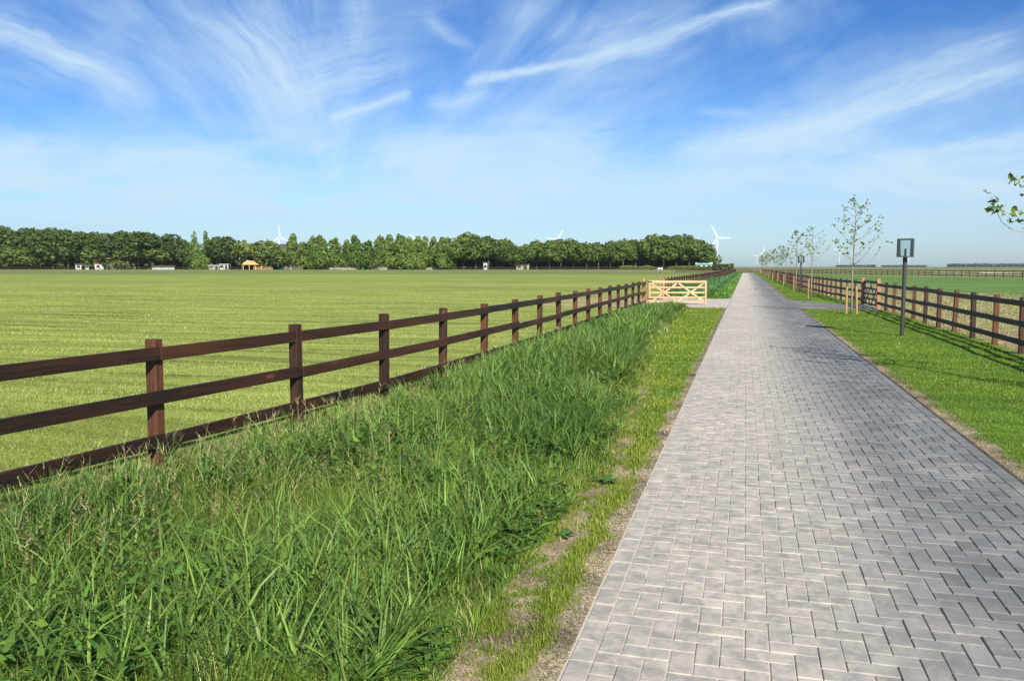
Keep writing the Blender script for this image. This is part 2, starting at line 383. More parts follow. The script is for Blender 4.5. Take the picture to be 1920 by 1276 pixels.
def zone(X, Y):
    X = np.asarray(X, dtype=float); Y = np.asarray(Y, dtype=float); c = Y * math.cos(YAW) - X * math.sin(YAW)
    col = np.tile(FIELD, (len(X), 1)).astype(float)
    def put(mask, colr):
        nonlocal col; mk = np.clip(mask, 0, 1)[:, None]; col = col * (1 - mk) + np.array(colr) * mk
    put(sstep(c, 70, 120) * (X < -3.8) * .35, FIELD * (.9, .95, .8))
    put(sstep(c + 14 * (fbm(X, Y, .02, 4) - .5), 150, 185) * (X < -3.8), FARL)
    fx = fence_x(Y)
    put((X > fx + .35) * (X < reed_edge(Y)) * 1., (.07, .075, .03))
    put((X > reed_edge(Y)) * (X < ROAD_L + .2) * 1., LAWN)
    put((X > 2) * 1., LAWN * (1.0, 1.0, 1.1))
    rf = rfence_x(Y) + .1
    bd = np.interp(Y, [0, 49, 84, 400], [18, 14.2, 11.6, 11.4])
    put(sstep(X, rf, rf + .15), TAN); 
    put(sstep(X + 1.0 * (fbm(X, Y, .3, 6) - .5), bd - .2, bd + .25) * (X > 6), GREEN)
    # rough land beyond the diagonal paddock fence
    d = (X - 6.9) * 89.9 + (Y - 224) * 31.3; d = d / 95.2
    put(sstep(d, -3, 1) * (X > 3), DULL)
    put(sstep(d, 25, 32) * (X > 3), DULL * (1.25, 1.15, 1.1)); put(sstep(d, 90, 130) * (X > 3), DULL * (.9, 1., .9)); put(sstep(d, 420, 520) * (X > 3), (.17, .20, .09))
    put(sstep(Y, 226, 232) * (X > -60), DULL)
    put(((Y > 35.3) & (Y < 46.2) & (X > -9.5 - 2 * fbm(X, Y, 1, 3)) & (X < -4)) * sstep(fbm(X, Y, .8, 8), .3, .45) * sstep(X, -11, -7), SOIL * 1.15)
    put(soil_mask(X, Y), SOIL); put(sstep(X, -.80, -.77) * (X < ROAD_L + .1) + (X > ROAD_R - .1) * (X < ROAD_R + .2) * .6, (.19, .15, .10))
    return col
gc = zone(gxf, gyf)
m, T = mat('ground_soil_and_turf')
at = T.n('ShaderNodeAttribute', attribute_name='tint').outputs['Color']
pos = T.n('ShaderNodeNewGeometry').outputs['Position']
fine = T.noise(pos, 45, 4, .7); med = T.noise(pos, 2.2, 5, .65)
strk = T.noise(T.vm('MULTIPLY', pos, (.16, 2.3, 1)), 1, 4, .6, .3)
big = T.noise(T.vm('MULTIPLY', pos, (.02, .09, 1)), 1, 4, .55)
v = T.m('ADD', T.m('MULTIPLY', T.mr(fine, .25, .75, -.22, .22, False), 1), T.mr(med, .3, .7, -.12, .12, False))
v = T.m('ADD', v, T.mr(strk, .34, .60, -.50, .16, False)); v = T.m('ADD', v, T.mr(big, .3, .7, -.16, .16, False))
v = T.m('ADD', v, 1)
c = T.mix(1, at, T.comb(v, v, v), 'MULTIPLY')
c = T.mix(T.mr(T.noise(T.vm('MULTIPLY', pos, (.5, 3, 1)), .8, 4, .65), .56, .72, 0, .30), c, T.mix(1, c, (1.15, .85, .95, 1), 'MULTIPLY'))
hgt = T.m('ADD', T.m('MULTIPLY', fine, .6), T.m('MULTIPLY', T.noise(pos, 9, 4, .6), 1.2))
out(T, bsdf(T, c, .95, .05, bump(T, hgt, .6, .03))); M['ground'] = m
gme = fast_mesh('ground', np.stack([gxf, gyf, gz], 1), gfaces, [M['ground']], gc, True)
tag(link('ground', gme), kind='structure')

# ------------------------------------------------------------------ paving: every brick with its chamfer, sand in the joints
m, T = mat('grey_concrete_brick')
at = T.n('ShaderNodeAttribute', attribute_name='tint').outputs['Color']; pos = T.n('ShaderNodeNewGeometry').outputs['Position']
sp = T.noise(pos, 330, 3, .8); bl = T.noise(pos, 9, 7, .75); dn = T.noise(T.vm('MULTIPLY', pos, (1, .45, 1)), .9, 5, .6); dn2 = T.noise(pos, 7.5, 9, .76, .4)
sxp = T.n('ShaderNodeSeparateXYZ'); T.put(sxp.inputs[0], pos)
k = T.m('ADD', T.mr(sp, .25, .75, .74, 1.26, False), T.mr(bl, .3, .7, -.16, .16, False))
c = T.mix(1, at, T.comb(k, k, k), 'MULTIPLY')
side = T.m('SUBTRACT', 1, T.mr(T.m('ADD', sxp.outputs[0], T.m('MULTIPLY', T.m('SUBTRACT', dn, .5), 1.8)), .1, 1.5))     # sand was swept in from the left: it lies thicker there
dust = T.m('ADD', T.m('MULTIPLY', side, .80), T.m('MULTIPLY', T.mr(dn, .45, .70), .28)); dust = T.m('MULTIPLY', dust, T.mr(dn2, .36, .66, .48, 1.15))
c = T.mix(dust, c, (.52, .455, .375, 1))
lp = T.mr(T.noise(T.vm('ADD', pos, (31, 7, 0)), 1.9, 8, .72), .62, .76)
c = T.mix(T.m('MULTIPLY', lp, .3), c, (.60, .53, .42, 1))
st = T.mr(T.noise(T.vm('ADD', T.vm('MULTIPLY', pos, (1, .5, 1)), (3, 57, 0)), 1.3, 7, .7, .5), .58, .74, 0, .28)
c = T.mix(st, c, (.085, .085, .088, 1))
out(T, bsdf(T, c, .85, .25, bump(T, T.m('ADD', sp, bl), .5, .005))); M['brick'] = m
m, T = mat('jointing_sand')
pos = T.n('ShaderNodeNewGeometry').outputs['Position']; n = T.noise(pos, 300, 3, .7); n2 = T.noise(pos, 5, 4, .6)
sxp = T.n('ShaderNodeSeparateXYZ'); T.put(sxp.inputs[0], pos)
lr = T.mr(T.m('ADD', sxp.outputs[0], T.m('MULTIPLY', T.m('SUBTRACT', n2, .5), 1.6)), .3, 1.7)
c = T.mix(lr, (.52, .465, .37, 1), (.20, .19, .17, 1)); c = T.mix(T.mr(n, .3, .7, 0, .4), c, (.35, .3, .23, 1))
out(T, bsdf(T, c, .95, .1, bump(T, n, .4, .003))); M['sand'] = m

U = .105; J = .0046; CH = .0035; BH = .004   # module, joint, chamfer, dip of chamfer
def brick_mesh(name, rects, base, gap_depth=.012):
    """rects (N,4) x0,y0,x1,y1 modules; base colour"""
    r = np.array(rects); N = len(r); x0 = r[:, 0] + J / 2; y0 = r[:, 1] + J / 2; x1 = r[:, 2] - J / 2; y1 = r[:, 3] - J / 2
    jit = rng.normal(0, .0009, (N, 2)); x0 += jit[:, 0]; x1 += jit[:, 0]; y0 += jit[:, 1]; y1 += jit[:, 1]
    z = rng.normal(0, .0011, N) + (fbm((x0 + x1) / 2, (y0 + y1) / 2, .8, 3) - .5) * .008
    tx = rng.normal(0, .004, N); ty = rng.normal(0, .004, N)
    def ring(ins, dz):
        out_ = []
        for sx_, sy_ in ((0, 0), (1, 0), (1, 1), (0, 1)):
            X = np.where(sx_, x1 - ins, x0 + ins); Y = np.where(sy_, y1 - ins, y0 + ins)
            out_.append(np.stack([X, Y, z + dz + tx * (X - (x0 + x1) / 2) + ty * (Y - (y0 + y1) / 2)], 1))
        return out_
    co = np.stack(ring(CH, 0) + ring(0, -BH) + ring(0, -gap_depth - .006), 1).reshape(-1, 3)
    b = np.arange(N)[:, None] * 12
    fs = [b + np.array([0, 1, 2, 3])]
    for k in range(4):
        q = (k + 1) % 4
        fs.append(b + np.array([4 + k, 4 + q, q, k])); fs.append(b + np.array([8 + k, 8 + q, 4 + q, 4 + k]))
    fs = np.concatenate(fs)
    cc = np.array(base)[None, :] * (1 + rng.normal(0, .125, N))[:, None] * np.stack([1 + rng.normal(0, .012, N), np.ones(N), 1 + rng.normal(0, .02, N)], 1)
    cc *= (1 - .12 * (rng.random(N) < .07))[:, None]
    return fast_mesh(name, co, fs, [M['brick']], np.repeat(cc, 12, 0))
def herring(nx, ny, x_off, y_off, ph=0, swap=False):
    out_ = []
    for j in range(-1, ny):
        for i in range(-1, nx):
            k = (i - j + ph) % 4
            if k == 0: a, b, c_, d_ = i, j, i + 2, j + 1
            elif k == 3: a, b, c_, d_ = i, j, i + 1, j + 2
            else: continue
            a, b, c_, d_ = max(a, 0), max(b, 0), min(c_, nx), min(d_, ny)
            if c_ <= a or d_ <= b: continue
            out_.append((x_off + a * U, y_off + b * U, x_off + c_ * U, y_off + d_ * U))
    return out_
Y0, Y1 = .9, 226
nyr = int((Y1 - Y0) / U)
rr = herring(25, nyr, ROAD_L + U + .01, Y0)
for yk in range(int((Y1 - Y0) / .21)):
    a = Y0 + yk * .21
    rr.append((ROAD_L + .01, a, ROAD_L + .01 + U, a + .21)); rr.append((ROAD_L + .01 + 26 * U, a + .07, ROAD_L + .01 + 27 * U, a + .28))
BRICK = (.150, .153, .150)
road = link('road', brick_mesh('road', rr, BRICK)); tag(road, kind='structure')
sand = MB().add([(ROAD_L - .005, Y0, -.0042), (ROAD_R + .01, Y0, -.0088), (ROAD_R + .01, Y1, -.0088), (ROAD_L - .005, Y1, -.0042)], [(0, 1, 2, 3)])
tag(link('road_sand_bed', sand.mesh('road_sand_bed', M['sand'])), kind='structure')
# side drives
def drive(name, poly_y, xa, xb, ph):
    nx = int((xb - xa) / U); ny = int((46 - 35.6) / U); rs = []
    for q in herring(nx, ny, xa, 35.6, ph):
        cx, cy = (q[0] + q[2]) / 2, (q[1] + q[3]) / 2; lo, hi = poly_y(cx)
        if lo < cy < hi: rs.append(q)
    o = link(name, brick_mesh(name, rs, (.15, .143, .138))); tag(o, kind='structure')
    xs = np.linspace(xa, xb - .03, 30); v = [(x, poly_y(x)[0] - .03, -.0105) for x in xs] + [(x, poly_y(x)[1] + .03, -.0105) for x in xs]
    f = [(i, i + 1, 31 + i, 30 + i) for i in range(29)]
    tag(link(name + '_sand_bed', MB().add(v, f).mesh(name, M['sand'])), kind='structure')
drive('side_drive', lambda x: (35.7, 45.2 + 1.0 * max(0, (x + 1.6)) ** 2), -4.45, ROAD_L + .01, 1)
drive('side_drive', lambda x: (35.7 - .0 * x, 39.9 + 5.6 * max(0, (5.3 - x) / 3.15) ** 2), ROAD_R - .005, 5.35, 2)
# banks of earth that carry the drives beside the road (level with the verge)
def wedge(name, pts, c):
    me = MB().add(pts, [tuple(range(len(pts)))]).mesh(name, M['ground']); a = me.color_attributes.new('tint', 'FLOAT_COLOR', 'POINT')
    for d in a.data: d.color = (*c, 1)
    tag(link(name, me), kind='structure')
wedge('grass_verge', [(ROAD_R, 46.2, -.004)] + [(x, 40.0 + 5.6 * max(0, (5.3 - x) / 3.15) ** 2, -.004) for x in np.linspace(ROAD_R, 5.3, 14)] + [(5.6, 40, -.004), (5.6, 46.2, -.004)], tuple(LAWN))

# ------------------------------------------------------------------ blades of grass and reeds
def blades(x, y, z, H, W, az, lean, curl, colr, seg=3, droop=None, base_in=.0):
    """one curved tapering blade per entry; returns verts, faces, colours"""
    N = len(x); t = np.linspace(0, 1, seg + 1)[None, :]
    hx = np.cos(az)[:, None]; hy = np.sin(az)[:, None]
    hor = (lean[:, None] * t + curl[:, None] * t ** 2) * H[:, None]
    ver = H[:, None] * (t * np.sqrt(np.clip(1 - lean ** 2, .05, 1))[:, None] - .45 * curl[:, None] * t ** 2.2)
    cx = x[:, None] + hx * hor; cy = y[:, None] + hy * hor; cz = z[:, None] + ver
    sa = az + PI / 2 + rng.normal(0, .5, N); w_ = W[:, None] * np.clip(1.06 - t ** 1.8, .08, 1) / 2
    ox = np.cos(sa)[:, None] * w_; oy = np.sin(sa)[:, None] * w_
    co = np.stack([np.stack([cx - ox, cy - oy, cz], -1), np.stack([cx + ox, cy + oy, cz], -1)], 2).reshape(-1, 3)
    b = np.arange(N)[:, None] * (2 * (seg + 1)); fs = np.concatenate([b + np.array([2 * k, 2 * k + 1, 2 * k + 3, 2 * k + 2]) for k in range(seg)])
    cc = np.repeat(colr, 2 * (seg + 1), 0)
    return co, fs, cc
def pack(lst):
    n = 0; V = []; F = []; K = []
    for co, fs, cc in lst: V.append(co); F.append(fs + n); K.append(cc); n += len(co)
    return np.concatenate(V), np.concatenate(F), np.concatenate(K)
def depth(x, y): return y * math.cos(YAW) - x * math.sin(YAW)
def inview(x, y, marg=.06):
    c = depth(x, y); a = x * math.cos(YAW) + y * math.sin(YAW)
    return (c > 2.2) & (np.abs(a / np.maximum(c, .1)) < .615 + marg)
def scatter(n, xf0, xf1, ya, yb, power):
    """random ground points, denser near the camera: density ~ 1/Y^power"""
    u = rng.random(n)
    if abs(power - 1) < 1e-3: Y = ya * (yb / ya) ** u
    else: Y = (ya ** (1 - power) + u * (yb ** (1 - power) - ya ** (1 - power))) ** (1 / (1 - power))
    X = xf0(Y) + rng.random(n) * (xf1(Y) - xf0(Y)); k = inview(X, Y, .12); return X[k], Y[k]
def mixcol(a, b, t): t = np.clip(t, 0, 1)[:, None]; return np.array(a)[None] * (1 - t) + np.array(b)[None] * t
def jitter(c, s=.14): return np.clip(c * (1 + rng.normal(0, s, len(c)))[:, None] * (1 + rng.normal(0, .04, c.shape)), .004, 1)
WIND = R(115)

# tall grass filling the ditch
G = []
def tallgrass(n, ya, yb, power, hlo, hhi, seg):
    x, y = scatter(n, lambda Y: fence_x(Y) - .15, lambda Y: reed_edge(Y) - .02, ya, yb, power)
    c = depth(x, y); e = reed_edge(y) - x; tall = sstep(e, -.02, .55)
    z = hz(x, y) - .02; clump = fbm(x, y, 1.6, 41, 3)
    fe = x - fence_x(y); near_f = 1 - sstep(fe, .1, .7)
    H = (veg_top(x, y) * (.8 + .3 * clump) - np.minimum(z, 0) + .05) * (.5 + .5 * rng.random(len(x))) * (.75 + .4 * clump)
    W = np.maximum(.0050, c * .0009) * (.6 + .9 * rng.random(len(x)))
    az = np.where(rng.random(len(x)) < .5, WIND + rng.normal(0, .8, len(x)), rng.random(len(x)) * 2 * PI) + (clump - .5) * 5
    col = mixcol((.055, .118, .013), (.215, .285, .04), rng.random(len(x)) * .9 + (clump - .5))
    col = mixcol(col, (.06, .13, .03), 0) if False else col
    dry = rng.random(len(x)) < (.07 + .22 * near_f); col[dry] = np.array((.38, .33, .16))
    # tussocks: half of the blades spray outwards from shared roots
    tus = rng.random(len(x)) < .6; gxx = np.round(x / .17 + .3 * np.sin(y * 9)); gyy = np.round(y / .19 + .3 * np.sin(x * 11))
    hsh = np.sin(gxx * 12.9898 + gyy * 78.233) * 43758.5453; hsh = hsh - np.floor(hsh)
    tcx = gxx * .17; tcy = gyy * .19; da = np.arctan2(y - tcy, x - tcx) + rng.normal(0, .35, len(x)); rr_ = np.hypot(x - tcx, y - tcy)
    x = np.where(tus, tcx + (x - tcx) * .45, x); y = np.where(tus, tcy + (y - tcy) * .45, y); az = np.where(tus, da, az); H = H * (.75 + .4 * hsh)
    ln = np.abs(rng.normal(.25, .2, len(x))).clip(0, .8); ln = np.where(tus, np.clip(rr_ * 4.5 + rng.normal(0, .12, len(x)), 0, .85), ln)
    col = col * (.72 + .56 * hsh)[:, None] * np.stack([1 + .35 * (vnoise(gxx, gyy, .9, 5) - .5), np.ones(len(x)), np.ones(len(x))], 1)
    G.append(blades(x, y, hz(x, y) - .02, H, W, az, ln, np.abs(rng.normal(.35, .3, len(x))).clip(0, 1.0), jitter(col, .2), seg))
tallgrass(165000, 2.3, 12, 1.6, .35, .85, 4)
tallgrass(95000, 12, 36, 1.3, .4, .95, 3)
x = None
V_, F_, K_ = pack(G)
o = link('ditch_grass', fast_mesh('ditch_grass', V_, F_, [M['grass']], K_)); tag(o, kind='stuff', label='tall tangled green grass filling the ditch beside the brick road', cat='grass')

# reeds: stem with long alternate leaves
G = []
def reeds(n, ya, yb, power, hmul, wmul, leaves, keep=None):
    x, y = scatter(n, lambda Y: fence_x(Y) + .3, lambda Y: reed_edge(Y) - .25, ya, yb, power)
    fe = x - fence_x(y); cl = fbm(x, y, .7, 51, 3)
    near = 1 - sstep(y, 3.2, 9)
    p = sstep(cl, .30, .46) * (.35 + .65 * sstep(fe, .4, 1.1)) * (1 - .6 * near)
    # a gap in the reeds where the third fence post shows down to the ground
    p = p * (1 - .85 * np.exp(-((x + 3.9) / .9) ** 2 - ((y - 8.3) / 1.5) ** 2))
    k = rng.random(len(x)) < p; x, y = x[k], y[k]; N = len(x); c = depth(x, y)
    mid = np.exp(-((x + 2.75) / 1.0) ** 2)
    H = (veg_top(x, y) * 1.12 - hz(x, y) + .05) * (.62 + .42 * rng.random(N)) * (.8 + .35 * cl[k]) * hmul; z = hz(x, y) - .03
    az = WIND + rng.normal(0, .9, N); ln = np.abs(rng.normal(.14, .1, N)); cu = np.abs(rng.normal(.1, .1, N))
    W = np.maximum(.006, c * .0006)
    tint = fbm(x, y, .9, 61, 3)
    colr = mixcol((.056, .122, .022), (.165, .258, .048), tint + rng.normal(0, .25, N))
    G.append(blades(x, y, z, H, W * np.ones(N), az, ln, cu, jitter(colr * .9), 3))
    for q in range(leaves):
        t = .28 + .68 * (q + rng.random(N) * .6) / leaves; hor = (ln * t + cu * t ** 2) * H
        bx = x + np.cos(az) * hor; by = y + np.sin(az) * hor; bz = z + H * (t * np.sqrt(1 - ln ** 2) - .45 * cu * t ** 2.2)
        la = az + (q % 2) * PI + rng.normal(0, .7, N); L = (.24 + .2 * rng.random(N)) * (1.15 - .5 * t) * hmul
        lw = np.maximum(.011, c * .0010) * (.7 + .6 * rng.random(N)) * wmul
        G.append(blades(bx, by, bz, L, lw, la, np.clip(rng.normal(.5, .15, N), .1, .85), np.abs(rng.normal(.35, .25, N)), jitter(colr, .2), 3 if ya < 12 else 2))
reeds(4600, 2.6, 10, 1.0, 1.0, 1.0, 9)
reeds(14000, 9, 35, .7, 1.05, 1.0, 7)
V_, F_, K_ = pack(G)
o = link('reeds', fast_mesh('reeds', V_, F_, [M['reed']], K_)); tag(o, kind='stuff', label='dense bluish green reeds with long pointed leaves in the roadside ditch', cat='reeds')

# straw-coloured seed stalks along the fence and in the near corner
G = []
x, y = scatter(1900, lambda Y: fence_x(Y) - .12, lambda Y: fence_x(Y) + 2.4, 3, 24, 1.2)
k = rng.random(len(x)) < sstep(fbm(x, y, .8, 71), .38, .6); x, y = x[k], y[k]; N = len(x); c = depth(x, y)
H = (.16 + .24 * rng.random(N)) - np.minimum(hz(x, y), 0) * .8; az = WIND + rng.normal(0, .9, N)
col = mixcol((.40, .36, .17), (.18, .27, .06), rng.random(N))
ln = np.abs(rng.normal(.15, .12, N)); cu = np.abs(rng.normal(.15, .12, N))
G.append(blades(x, y, hz(x, y), H, np.maximum(.0028, c * .0005), az, ln, cu, jitter(col), 3))
for q in range(5):
    t = .78 + .05 * q; hor = (ln * t + cu * t * t) * H
    G.append(blades(x + np.cos(az) * hor, y + np.sin(az) * hor, hz(x, y) + H * (t * np.sqrt(1 - ln ** 2) - .45 * cu * t ** 2.2), .05 + .04 * rng.random(N), np.maximum(.006, c * .0008), rng.random(N) * 6.28, np.full(N, .45), np.full(N, .3), jitter(mixcol((.42, .38, .19), (.30, .29, .13), rng.random(N))), 1))
V_, F_, K_ = pack(G)
o = link('seeding_grass', fast_mesh('seeding_grass', V_, F_, [M['grass']], K_)); tag(o, kind='stuff', label='straw coloured seeding grass stalks along the foot of the left fence', cat='grass')

# rusty dock seed spikes and broad dark herbs among the ditch grass
G = []
x, y = scatter(90, lambda Y: fence_x(Y) + .2, lambda Y: fence_x(Y) + 2.2, 3.2, 14, 1.4); N = len(x)
top = veg_top(x, y) + .06 + .1 * rng.random(N)
for q in range(16):
    zz = top - .012 * q - .02 * rng.random(N)
    G.append(blades(x + rng.normal(0, .006, N), y + rng.normal(0, .006, N), zz, .022 + .02 * rng.random(N), np.full(N, .011), rng.random(N) * 6.28, np.full(N, .8), np.full(N, .3), jitter(mixcol((.20, .15, .07), (.34, .28, .14), rng.random(N))), 1))
V_, F_, K_ = pack(G)
o = link('dock_seed_heads', fast_mesh('dock_seed_heads', V_, F_, [M['grass']], K_)); tag(o, kind='stuff', label='rusty brown dock seed heads standing among the ditch grass', cat='seed heads')
G = []
x, y = scatter(16000, lambda Y: fence_x(Y) + .5, lambda Y: reed_edge(Y) - .05, 2.6, 14, 1.5)
k = rng.random(len(x)) < sstep(fbm(x, y, 1.1, 77, 3), .50, .62); x, y = x[k], y[k]; N = len(x)
zz = hz(x, y) + (veg_top(x, y) - hz(x, y)) * (.35 + .55 * rng.random(N))
G.append(blades(x, y, zz, .05 + .05 * rng.random(N), .022 + .016 * rng.random(N), rng.random(N) * 6.28, np.full(N, .8), np.abs(rng.normal(.5, .3, N)), jitter(mixcol((.045, .11, .02), (.13, .22, .03), rng.random(N))), 3))
V_, F_, K_ = pack(G)
o = link('ditch_herbs', fast_mesh('ditch_herbs', V_, F_, [M['reed']], K_)); tag(o, kind='stuff', label='patches of broad leaved dark green herbs inside the ditch grass', cat='herbs')

# mown turf
def turf(n, f0, f1, ya, yb, power, hlo, hhi, ca, cb, keep=None, wk=.0011, seed=81, yel=.0, streak=False):
    x, y = scatter(n, f0, f1, ya, yb, power)
    if keep is not None: k = keep(x, y); x, y = x[k], y[k]
    N = len(x); c = depth(x, y); cl = fbm(x, y, 1.3, seed, 3)
    if streak: cl = .2 * cl + .8 * fbm(x * .10, y + .35 * np.sin(x * .3), 1.7, seed + 1, 4); cl = .5 + (cl - .5) * 1.5
    H = (hlo + (hhi - hlo) * rng.random(N)) * (.6 + .8 * cl)
    col = mixcol(ca, cb, (cl - .5) * 2.2 + .5 + rng.normal(0, .3, N))
    if yel: k = rng.random(N) < yel; col[k] = np.array((.40, .36, .15))
    return blades(x, y, hz(x, y) - .006, H, np.maximum(.003, c * wk) * (.7 + .6 * rng.random(N)), rng.random(N) * 6.28, np.abs(rng.normal(.35, .2, N)).clip(0, .85), np.abs(rng.normal(.2, .2, N)), jitter(col), 2)
def off_soil(x, y): return (rng.random(len(x)) > soil_mask(x, y) * .93) & ~((y > 35.4) & (y < 45.8))
L1 = turf(60000, lambda Y: reed_edge(Y) - .1, lambda Y: ROAD_L - .02 + 0 * Y, 2.8, 46, 1.5, .02, .055, (.10, .17, .018), (.24, .28, .03), off_soil, .0009, 83, .06)
L1b = turf(9000, lambda Y: -4 + 0 * Y, lambda Y: ROAD_L - .05 + 0 * Y, 46.4, 200, 1.2, .05, .25, (.09, .19, .03), (.15, .26, .05), None, .0012, 84)
L2 = turf(230000, lambda Y: ROAD_R - .015 + 0 * Y, lambda Y: rfence_x(Y) + .12, 6.2, 70, 1.35, .018, .042, (.092, .165, .020), (.170, .245, .030), off_soil, .0007, 85, .01)
V_, F_, K_ = pack([L1, L1b, L2]); o = link('verge_turf', fast_mesh('verge_turf', V_, F_, [M['grass']], K_)); tag(o, kind='stuff', label='short mown green grass on both verges of the brick road', cat='grass')
def infield(x, y): return (x < fence_x(y) + .25)
L3 = turf(380000, lambda Y: -1.15 * Y - 2, lambda Y: fence_x(Y) + .1, 3.4, 60, 1.35, .018, .045, (.170, .210, .038), (.350, .388, .100), infield, .00065, 87, .0, True)
V_, F_, K_ = L3; o = link('meadow_grass', fast_mesh('meadow_grass', V_, F_, [M['grass']], K_)); tag(o, kind='stuff', label='yellowish green mown meadow grass behind the left fence', cat='grass')
L4 = turf(30000, lambda Y: rfence_x(Y) + .1, lambda Y: 16 + 0 * Y, 14, 60, 1.2, .03, .09, (.25, .24, .09), (.38, .33, .17), None, .0009, 89, .3)
V_, F_, K_ = L4; o = link('sparse_grass', fast_mesh('sparse_grass', V_, F_, [M['grass']], K_)); tag(o, kind='stuff', label='sparse dry grass on the sandy strip behind the right fence', cat='grass')
# reeds on beyond the drive
G = []
def farreeds(n):
    x, y = scatter(n, lambda Y: -4.0 + 0 * Y, lambda Y: -1.9 + 0 * Y, 46.8, 200, 1.3); N = len(x); c = depth(x, y)
    H = (.35 + .5 * rng.random(N)) * (.6 + .8 * fbm(x, y, .25, 91)) * .95
    G.append(blades(x, y, hz(x, y), H, c * .0013, rng.random(N) * 6.28, np.abs(rng.normal(.3, .2, N)).clip(0, .8), np.abs(rng.normal(.2, .2, N)), jitter(mixcol((.06, .15, .05), (.12, .24, .08), rng.random(N))), 2))
farreeds(26000)
V_, F_, K_ = pack(G); o = link('reeds', fast_mesh('far_reeds', V_, F_, [M['reed']], K_)); tag(o, kind='stuff', label='strip of green reeds beyond the pale gate, between fence and road', cat='reeds')

# pebbles and clods along the paving edges
def clods(name, x, y, s, c, label):
    N = len(x); base = np.array([(1, 0, 0), (-1, 0, 0), (0, 1, 0), (0, -1, 0), (0, 0, 1), (0, 0, -1)], float)
    tri = np.array([(0, 2, 4), (2, 1, 4), (1, 3, 4), (3, 0, 4), (2, 0, 5), (1, 2, 5), (3, 1, 5), (0, 3, 5)])
    a = rng.random(N) * 6.28; V = base[None] * (.6 + .8 * rng.random((N, 6, 1))) * s[:, None, None]; V[:, :, 2] *= .6
    X = V[:, :, 0] * np.cos(a)[:, None] - V[:, :, 1] * np.sin(a)[:, None]; Y = V[:, :, 0] * np.sin(a)[:, None] + V[:, :, 1] * np.cos(a)[:, None]
    co = np.stack([X + x[:, None], Y + y[:, None], V[:, :, 2] + hz(x, y)[:, None] + s[:, None] * .2], -1).reshape(-1, 3)
    fs = (np.arange(N)[:, None, None] * 6 + tri[None]).reshape(-1, 3)
    return fast_mesh(name, co, fs, [M['ground']], np.repeat(jitter(np.tile(c, (N, 1)), .25), 6, 0))
x1_, y1_ = scatter(9000, lambda Y: ROAD_L - .12 + 0 * Y, lambda Y: ROAD_L - .0 + 0 * Y, 2.9, 16, 1.6)
x2_, y2_ = scatter(7000, lambda Y: ROAD_R + .02 + 0 * Y, lambda Y: ROAD_R + .2 + 0 * Y, 6.5, 26, 1.3)
x3_, y3_ = scatter(26000, lambda Y: reed_edge(Y) - .15, lambda Y: ROAD_L + 0 * Y, 2.9, 12, 1.6); k = rng.random(len(x3_)) < soil_mask(x3_, y3_); x3_, y3_ = x3_[k], y3_[k]
xs_, ys_ = np.r_[x1_, x2_, x3_], np.r_[y1_, y2_, y3_]
ss = .0022 + .007 * rng.random(len(xs_)) ** 4 + .0002 * ys_
o = link('gravel', clods('gravel', xs_, ys_, ss, (.27, .22, .155), '')); tag(o, kind='stuff', label='loose gravel and clods of earth along the paving edges', cat='gravel')

# ------------------------------------------------------------------ dock plants in the left verge
def dock(x, y, s, label):
    t = empty('dock_plant', (x, y, float(hz(x, y))), label, 'weed', 'broad leaved weeds on the left verge')
    V = []; F = []; K = []
    for i in range(9):
        a = i * 2.4 + random.random(); L = s * (.7 + .5 * random.random()); W_ = L * .34; n = 6; b = len(V); up = .5 + .5 * random.random()
        for j in range(n + 1):
            q = j / n; r_ = L * q * .85; zz = L * up * (q - .75 * q * q) + .01; ww = W_ * math.sin(PI * min(1, .08 + q * .93)) ** .7 * .5
            for sd in (-1, 0, 1): V.append((math.cos(a) * r_ - math.sin(a) * ww * sd, math.sin(a) * r_ + math.cos(a) * ww * sd, zz + abs(sd) * .15 * ww)); K.append((.05 + .02 * random.random(), .14, .025))
        for j in range(n):
            for sd in (0, 1): F.append((b + j * 3 + sd, b + j * 3 + sd + 1, b + j * 3 + sd + 4, b + j * 3 + sd + 3))
    link('leaves', fast_mesh('dock_leaves', V, F, [M['reed']], K, True), t)
dock(-1.0, 6.35, .13, 'larger dark green dock plant among yellowish verge grass, farther up the road')
dock(-1.06, 5.0, .09, 'small dock plant right beside the tall grass, just nearer than the largest one')

# ------------------------------------------------------------------ fences
def post_mesh(h, a=.10, mt='post', below=.0):
    return MB().box(-a / 2, a / 2, -a / 2, a / 2, -below, h, .005).mesh('post', M[mt])
POST = post_mesh(1.1, .10, 'post', .6); POST_TALL = post_mesh(1.22, .13, 'post_new', .3)
RAILH = (.985, .605, .235)
def rail_mesh(L): return MB().box(-.018, .018, 0, L, -.055, .055, .004).mesh('rail', M['rail'])
RAILS = {}
def rail_between(name, parent, p, q, z, off):
    """a board from p to q (xy) fixed on the face `off` to the right of the fence line"""
    p, q = Vector(p), Vector(q); d = q - p; L = d.length; nrm = Vector((d.y, -d.x)).normalized()
    key = round(L, 2)
    if key not in RAILS: RAILS[key] = rail_mesh(key - .004)
    a = math.atan2(-d.x, d.y); o = link(name, RAILS[key], parent, (p.x + nrm.x * off - parent.location.x, p.y + nrm.y * off - parent.location.y, z), (0, 0, a)); return o
